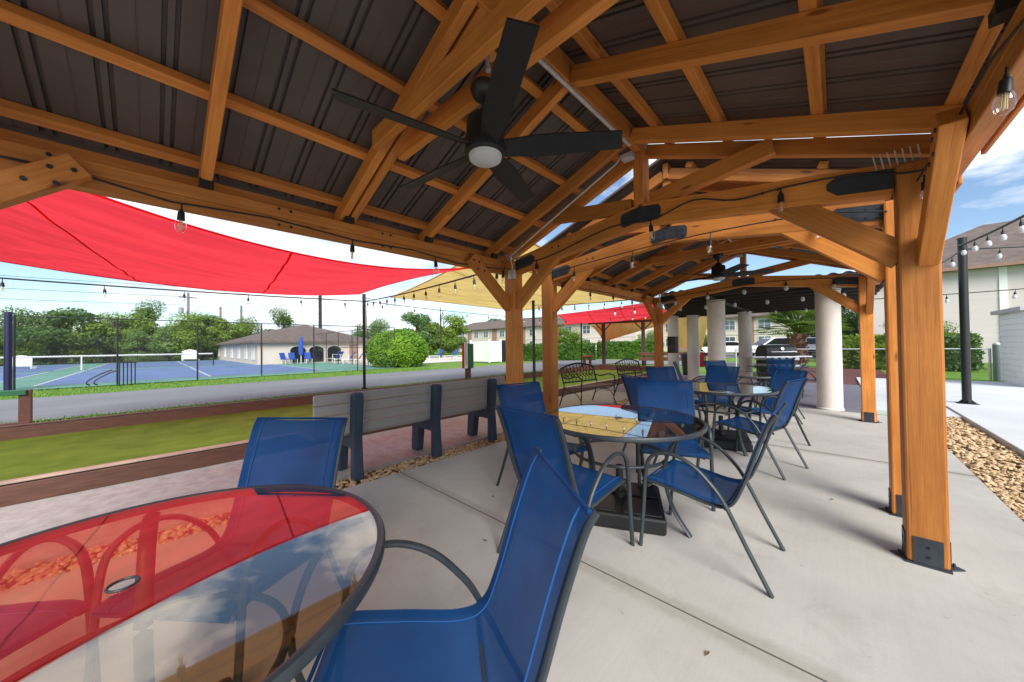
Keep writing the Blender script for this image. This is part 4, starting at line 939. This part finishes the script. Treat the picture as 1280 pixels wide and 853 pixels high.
def apartment(label, loc, L_, D_, wins_x, brown, eave=5.3, rise=2.3, low=True, ridge=SHING):
    t = thing('apartment_building', label, 'building', loc)
    MB().bx(0, L_, 0, D_, -.1, eave).build('wall', WALLB, t); hip_roof(t, 0, L_, 0, D_, eave+.05, rise, .6)
    for (x0, x1) in brown: MB().bx(x0, x1, -.12, -.003, 0, eave-.06).build('brick_panel', WALLBR, t)
    MB().bx(-.02, L_+.02, -.07, -.004, 2.55, 2.75).build('band', WALLW, t)
    wall_windows(t, [(x, x+1.5, 3.35, 4.75) for x in wins_x]+([(x, x+1.5, .8, 2.2) for x in wins_x] if low else []), y=-.005)
    return t
apartment('two storey beige apartment block with brown roof beyond the pool and vinyl fence', (-76, 55, 0), 52, 10, [2, 5.5, 11, 14.5, 20, 23.5, 29, 33, 38, 42, 46], [(8.5, 9.9), (17.5, 19), (26.5, 27.8), (36, 37)])
apartment('two storey beige apartment block behind the hedges and parked cars', (-41, 63, 0), 36, 11, [1.5, 5.2, 10, 14, 19, 23.5, 28, 32.5], [(3.3, 4.9), (12, 13.6), (21, 23), (30.2, 32)])
# right building
t = thing('siding_building', 'tall pale siding building with brown roof at the right', 'building', (1.5, 33.8, 0))
MB().bx(0, 42, 0, 12, -.1, 5.6).build('wall', WALLW, t); hip_roof(t, 0, 42, 0, 12, 5.68, 3.6, .55)
for x in (5.4, 12): MB().bx(x, x+.28, -.05, -.003, 0, 5.55).build('corner_board', VINYL, t)
MB().bx(-.5, 42.5, -.62, -.56, 5.48, 5.68).build('gutter', WALLBR, t)
MB().bx(3.0, 3.8, -1.1, -.3, 0, .95).build('ac_unit', mat('grey unit', (.25, .26, .27), .5, var=.1), t, bevel=.03)
# shed
t = thing('garden_shed', 'small white siding shed with flat lid roof on the pad at the right edge', 'shed', (3.62, 15.7, .045))
mb = MB(); mb.bx(0, 2.6, 0, 2.0, 0, 2.02)
for k in range(12): mb.prism([(-.001, 0, .06+k*.163), (-.022, 0, .06+k*.163), (-.003, 0, .06+(k+.97)*.163)], (0, 2.0, 0)); mb.prism([(0, -.001, .06+k*.163), (0, -.022, .06+k*.163), (0, -.003, .06+(k+.97)*.163)], (2.6, 0, 0))
mb.build('wall', VINYL, t); MB().bx(-.14, 2.8, -.14, 2.2, 2.02, 2.13).build('roof', mat('shed roof grey', (.45, .43, .41), .6), t, bevel=.01); MB().bx(-.04, .05, -.04, .05, 0, 2.02).build('corner_board', VINYL, t)
fence('chain_fence', (-3.5, 19.3, 0), (3.72, 19.3, 0), 1.02, 4, 'low galvanised chain link fence across the lawn at the right', m=GALV, r=.032)
t = thing('gate_post', 'thick grey gate post ending the low chain fence', 'post', (3.85, 19.25, 0)); MB().cyl((0, 0, -.05), (0, 0, 1.15), .09, 12).build('shaft', mat('grey green post', (.18, .22, .22), .5), t, smooth=True); MB().lathe([(.09, 1.15), (.06, 1.2), (1e-4, 1.22)], n=12).build('cap', GALV, t, smooth=True)
# vinyl fence enclosure
t = thing('vinyl_fence', 'white vinyl privacy fence corner by the road', 'fence', (-19.9, 18.35, 0), R(0))
for (x, y) in ((0, 0), (0, 1.25), (-2.3, 0)): MB().bx(x-.06, x+.06, y-.06, y+.06, 0, 1.82).build('post', VINYL, t)
mb = MB()
for k in range(8): mb.bx(-.02, .02, .065+k*.141, .065+k*.141+.136, .05, 1.7)
mb.build('panel', VINYL, t)
mb = MB()
for k in range(15): mb.bx(-2.23+k*.144, -2.23+k*.144+.139, -.02, .02, .05, 1.7)
mb.build('panel', VINYL, t)
MB().bx(-.05, .05, 1.4, 1.95, 0, 1.75).build('gate', BLACK, t)

# ------------------------------------------------------------------ pool furniture
def make_lounger():
    t = thing('pool_lounger', '', 'lounger', (0, 0, 0), 0, 'blue pool loungers on the deck')
    MB().add([(-.9, -.3, .36), (.35, -.3, .36), (.35, .3, .36), (-.9, .3, .36), (-.9, -.3, .33), (.35, -.3, .33), (.35, .3, .33), (-.9, .3, .33)], [(0, 1, 2, 3), (4, 7, 6, 5), (0, 4, 5, 1), (1, 5, 6, 2), (2, 6, 7, 3), (3, 7, 4, 0)]).build('seat_sling', WHITEP, t)
    MB().bar((.36, 0, .37), (.78, 0, .98), .60, .03, up=(-1, 0, .7)).build('back_sling', BLUECL, t)
    for y in (-.3, .3):
        for x in (-.8, .3): MB().cyl((x, y, -.02), (x, y, .36), .025, 6).build('leg', WHITEP, t)
    return t
lg = make_lounger(); first = True
LS = [(-30.4, 20.4, 80, 'blue backed lounger just right of the round bush'), (-28.9, 21.2, 80, 'second blue backed lounger right of the round bush'), (-27.9, 21.9, 80, 'third blue backed lounger from the round bush, near the scoreboard'), (-26.9, 22.5, 80, 'blue backed lounger almost behind the scoreboard'),
      (-27.6, 11.9, 60, 'blue backed lounger left of the round bush'), (-29.4, 11.7, 60, 'blue backed lounger by the pool house door'), (-31.0, 11.6, 60, 'blue backed lounger before the third arch'), (-33.2, 10.6+.9, 20, 'blue backed lounger before the middle arch')]
for (x, y, a, lb) in LS:
    if first: lg.location = (x, y, 0); lg.rotation_euler = (0, 0, R(a)); lg['label'] = lb; first = False
    else: dup(lg, (x, y, 0), R(a), lb)
t = thing('pool_umbrella', 'closed blue pool umbrella before the first arch', 'umbrella', (-33.9, 8.95, 0)); MB().cyl((0, 0, 0), (0, 0, 2.3), .03, 8).build('pole', WHITEP, t); MB().lathe([(.05, 2.35), (.14, 2.0), (.2, 1.2), (.16, .75), (.05, .7)], n=14).build('canopy', BLUECL, t, smooth=True)
for k, (x, y, a, lb) in enumerate([(-34.2, 8.45, 10, 'blue pool chair left of the closed umbrella'), (-33.8, 9.5, 0, 'blue pool chair right of the closed umbrella'), (-34.1, 7.85, 30, 'leftmost blue pool chair before the pool house')]):
    t = thing('pool_chair', lb, 'chair', (x, y, 0), R(a), 'blue pool chairs'); MB().bx(-.25, .25, -.25, .25, .38, .42).build('seat', BLUECL, t); MB().bar((-.25, 0, .42), (-.42, 0, .95), .5, .03, up=(1, 0, .3)).build('backrest', BLUECL, t)
    for sx in (-.22, .22):
        for sy in (-.22, .22): MB().cyl((sx, sy, 0), (sx, sy, .4), .02, 6).build('leg', WHITEP, t)
fence('pool_fence', (-33.2, 11.3, 0), (-24, 11.3, 0), .75, 5, 'low white pool fence before the loungers', m=WHITEP, rails=(1.0,), mesh=False)

# ------------------------------------------------------------------ utility poles and wires
UP = [(-68, 3.6, 9.6, 'grey utility pole with transformer above the tree line'), (-72, 7.6, 8.2, 'short grey utility pole right of the transformer pole'), (-66, 9.4, 8.0, 'slim grey pole before the trees at the pool house'), (-62, 27, 11, 'leaning utility pole between the pool house and the round bush'), (-75, 52, 11.5, 'far utility pole above the left apartments')]
for i, (x, y, h, lb) in enumerate(UP):
    t = thing('utility_pole', lb, 'utility pole', (x, y, 0), 0, 'utility poles'); MB().cyl((0, 0, -.1), (0.35 if i == 3 else 0, -.5 if i == 3 else 0, h), .2, 8, .14).build('shaft', POLEW, t, smooth=True)
    if i in (0, 3, 4): beam('crossarm', (-.2, -1.0, h-.7), (-.2, 1.0, h-.7), .1, .12, POLEW, t)
    if i == 0: MB().lathe([(.05, 0), (.28, .03), (.28, .85), (.1, .95), (1e-4, .95)], (.15, -.75, h-3.1), 12).build('transformer', mat('grey transformer', (.3, .32, .34), .5), t, smooth=True)
for k, (z, lb) in enumerate(((10.4, 'topmost overhead power line behind the court'), (9.0, 'second overhead power line behind the court'), (7.8, 'lowest overhead power line behind the court'))):
    pts = []
    for a, b in (((-66, -60), (-68, 3.6)), ((-68, 3.6), (-62, 27)), ((-62, 27), (-75, 52))):
        for i in range(10): s = i/10; pts.append((a[0]+(b[0]-a[0])*s, a[1]+(b[1]-a[1])*s, z-4*s*(1-s)*.7))
    tag(MB().tube(pts, .022, 4).build('power_line', BLACK), lb, 'power line', 'overhead power lines')

# ------------------------------------------------------------------ cars
def make_car(suv, paint, loc, rz, label):
    t = thing('parked_car', label, 'car', loc, rz, 'parked cars'); h = 1.72 if suv else 1.45; L_ = 2.35; W_ = .92
    low = [(-L_, .32), (-L_, .78), (-L_+.08, .92), (-1.0, .98), (1.0, .98), (L_-.15, .88), (L_, .7), (L_, .32)] if not suv else [(-L_, .38), (-L_, .95), (-L_+.05, 1.05), (0, 1.06), (1.15, 1.06), (L_-.2, .98), (L_, .8), (L_, .38)]
    MB().prism([(x, -W_, z) for x, z in low], (0, 2*W_, 0)).build('body', paint, t, bevel=.07)
    zb_ = low[3][1]-.02
    top = [(-L_+.12, zb_), (-L_+.45, h-.06), (-L_+.7, h), (.35, h), (1.25, zb_)] if suv else [(-1.75, zb_), (-1.0, h-.04), (-.6, h), (.2, h), (1.15, zb_)]
    MB().prism([(x, -W_+.1, z) for x, z in top], (0, 2*W_-.2, 0)).build('cabin', paint, t, bevel=.06)
    ins = lambda pts, k: [(x*(1-.0)+(sum(p[0] for p in pts)/len(pts)-x)*k, z+(sum(p[1] for p in pts)/len(pts)-z)*(k+.06)) for x, z in pts]
    for y in (-W_+.094, W_-.094-.0):
        MB().prism([(x, y-.004, z) for x, z in ins(top, .12)], (0, .008, 0)).build('side_window', DARKGL, t)
    for (xa, za, xb, zb2) in ((top[3][0]+.08, h-.08, top[4][0]-.06, zb_+.08), (top[1][0]-.05, h-.14, top[0][0]-.0, zb_+.1)):
        MB().bar((xa+.03, 0, za), (xb+.03, 0, zb2), 2*W_-.4, .02, up=(1, 0, .5)).build('windscreen', DARKGL, t)
    for sx in (-1.4, 1.4):
        for sy in (-1, 1):
            w_ = MB().cyl((sx, sy*(W_-.2), .34), (sx, sy*(W_+.01), .34), .34, 18).build('wheel', TYRE, t, smooth=True); MB().cyl((sx, sy*(W_-.0), .34), (sx, sy*(W_+.02), .34), .21, 12).build('rim', CHROME, w_, smooth=True)
    for sy in (-1, 1):
        MB().box((L_-.02, sy*.66, .72), (.08, .34, .14)).build('headlight', LENS, t, bevel=.02); MB().box((-L_+.02, sy*.74, .82), (.08, .22, .2)).build('tail_light', REDP, t, bevel=.02)
    MB().box((L_+.01, 0, .58), (.05, 1.0, .18)).build('grille', DARKGL, t); MB().box((0, 0, .32), (2*L_-.2, 2*W_-.1, .1)).build('sill', TYRE, t)
    return t
make_car(True, CARW, (-4.2, 38.6, 0), R(215), 'white SUV parked behind the grill and palm')
make_car(False, CARW, (-8.3, 40.3, 0), R(205), 'white sedan parked left of the white SUV behind a column')
make_car(True, CARW, (-1.2, 42.5, 0), R(-95), 'white car nose toward us between palm and big column')
make_car(False, CARW, (-27.5, 36.5, 0), R(30), 'white car parked behind the near left posts')
make_car(False, CARB, (-30, 46.5, 0), R(20), 'blue car parked behind the left hedge')

# ------------------------------------------------------------------ grill and small things
t = thing('gas_grill', 'gas grill with black lid and silver side shelves under the pavilion', 'grill', (-1.32, 13.0, 0), R(40))
mb = MB(); pr = [(-.25, .9), (-.27, 1.0), (-.2, 1.18), (-.05, 1.24), (.15, 1.22), (.27, 1.05), (.27, .9)]; mb.prism([(-.45, y, z) for y, z in pr], (.9, 0, 0)); lid = mb.build('lid', BLACK, t, bevel=.02)
MB().cyl((-.36, -.31, 1.03), (.36, -.31, 1.03), .016, 8).build('handle', CHROME, lid); MB().lathe([(.05, 0), (.05, .012), (1e-4, .014)], (0, 0, 0), 14).build('gauge', CHROME, lid, loc=(0, -.255, 1.12), rot=(R(75), 0, 0))
MB().bx(-.47, .47, -.27, .27, .78, .9).build('firebox', CHROME, t, bevel=.01); MB().bx(-.44, .44, -.25, .25, .12, .77).build('cabinet', BLACK, t, bevel=.01)
for s in (-1, 1): MB().bx(s*.48 if s > 0 else -.85, .85 if s > 0 else -.48, -.25, .25, .86, .9).build('side_shelf', CHROME, t, bevel=.01)
for k in range(4): MB().cyl((-.3+.2*k, -.275, .84), (-.3+.2*k, -.31, .84), .025, 10).build('knob', BLACK, t)
for s in (-1, 1):
    for y in (-.2, .2): MB().cyl((s*.4-.02, y, .05), (s*.4+.02, y, .05), .05, 10).build('wheel', BLACK, t)
t = thing('fire_extinguisher', 'red fire extinguisher hanging beside a far column', 'extinguisher', (-3.35, 13.0, .5)); MB().lathe([(.07, 0), (.08, .02), (.08, .42), (.05, .5), (.02, .52)], n=14).build('cylinder', REDP, t, smooth=True); MB().box((0, 0, .56), (.05, .1, .06)).build('valve', BLACK, t); mb = MB(); mb.tube(spline([(0, .04, .56), (.05, .1, .5), (.09, .05, .3), (.1, 0, .15)], 4), .012, 6); mb.build('hose', BLACK, t)
t = thing('loudspeaker', 'black loudspeaker box fixed beside the far left pergola post', 'speaker', (-2.74, 8.28, 1.10)); MB().bx(-.09, .09, -.1, .1, 0, .38).build('cabinet', BLACK, t, bevel=.01); MB().lathe([(.07, 0), (.05, .01), (.02, .004), (1e-4, .006)], n=14).build('cone', CHAR, t, loc=(0, -.101, .14), rot=(R(90), 0, 0))
t = thing('trash_bin', 'dark bin standing under the pavilion between two columns', 'bin', (-4.5, 15.4, 0)); MB().lathe([(.2, 0), (.26, .75), (.28, .76), (.28, .82)], n=16).build('tub', CHAR, t, smooth=True); MB().lathe([(.29, .82), (.28, .88), (.1, .95), (1e-4, .96)], n=16).build('lid', BLACK, t, smooth=True)
t = thing('red_top_stand', 'brown timber stand with red top at the far end of the court', 'stand', (-10.2, 16.9, 0))
for y in (-.3, .3): beam('post', (0, y, -.03), (0, y, .62), .12, .12, BROWNWOOD, t)
beam('top', (0, -.45, .66), (0, .45, .66), .2, .09, mat('red stained board', (.25, .05, .03), .6), t)
t = thing('timber_rack', 'low brown timber rack on posts beyond the far end of the court', 'rack', (-6.6, 18.7, 0), R(20))
for x in (-1.0, .9):
    beam('post', (x, 0, -.03), (x, 0, .42), .16, .16, BLACK, t)
for z in (.5, .78): beam('board', (-1.3, 0, z), (1.3, 0, z), .08, .18, BROWNWOOD, t)
for k in range(6): beam('upright', (-1.1+.42*k, 0, .59), (-1.1+.42*k, 0, .69), .06, .08, BROWNWOOD, t)
t = thing('sail_frame', 'dark brown two post timber frame carrying the small tan sail', 'frame', (-9.85, 18.15, 0), R(12))
for x in (0, 2.2):
    beam('post', (x, 0, -.03), (x, 0, 2.5), .17, .17, mat('dark brown post', (.06, .04, .034), .7), t)
    for s in (-1, 1): beam('brace', (x, 0, 2.05), (x+s*.42, 0, 2.5), .05, .06, MATS['dark brown post'], t)
beam('top_beam', (-.9, 0, 2.58), (4.6, 0, 2.58), .1, .14, MATS['dark brown post'], t)
t = thing('white_marker', 'slim white marker post by the road before the left hedge', 'marker', (-14.2, 19.3, 0)); MB().lathe([(.17, 0), (.17, .05), (.13, .06), (.11, .75), (.03, .98), (1e-4, 1.0)], n=4).build('shaft', WHITEP, t); MB().box((.0, -.11, .5), (.1, .02, .35)).build('plaque', mat('grey plaque', (.3, .3, .3), .6), t)

# dry leaves on the slab
for k, (x, y, lb) in enumerate(((-1.75, 1.55, 'small dry leaf on the slab by the slatted bench'), (-.42, 1.62, 'small dry leaf beside the front slab joint'), (-2.2, 2.05, 'dry leaf near the left chair of the second table'), (-.05, 3.9, 'dry leaf on open concrete near the right posts'))):
    t = tag(MB().add([(-.018, 0, .002), (0, -.007, .008), (.02, .002, .003), (.003, .008, .007), (-.018, 0, .0035), (0, -.007, .0095), (.02, .002, .0045), (.003, .008, .0085)], [(0, 1, 2, 3), (4, 5, 6, 7), (0, 1, 5, 4), (1, 2, 6, 5), (2, 3, 7, 6), (3, 0, 4, 7)]).build('dry_leaf', mat('dry leaf', (.16, .08, .035), .8), loc=(x, y, .001), rot=(0, 0, k*1.3)), lb, 'leaf', 'dry leaves')

rnd = random.Random(11); mb = MB()
for (x0, x1, y0, y1, n_) in ((-11.4, -9.28, -3, 6, 9000), (-11.4, -9.28, 6, 16, 5000), (-20.6, -17.0, -5, 12, 8000)):
    for _ in range(n_):
        x, y = rnd.uniform(x0, x1), rnd.uniform(y0, y1); h = rnd.uniform(.04, .11); a = rnd.uniform(0, 6.28); c_, s_ = math.cos(a)*.012, math.sin(a)*.012; dx, dy = rnd.gauss(0, .03), rnd.gauss(0, .03)
        mb.add([(x-c_, y-s_, -.06), (x+c_, y+s_, -.06), (x+dx, y+dy, -.06+h)], [(0, 1, 2)])
stuff(mb.build('grass', mat('grass blades', (.19, .33, .05), .7, col2=(.12, .23, .035), vscale=3, transl=.3)), 'short bright grass verge along both sides of the road', 'grass')
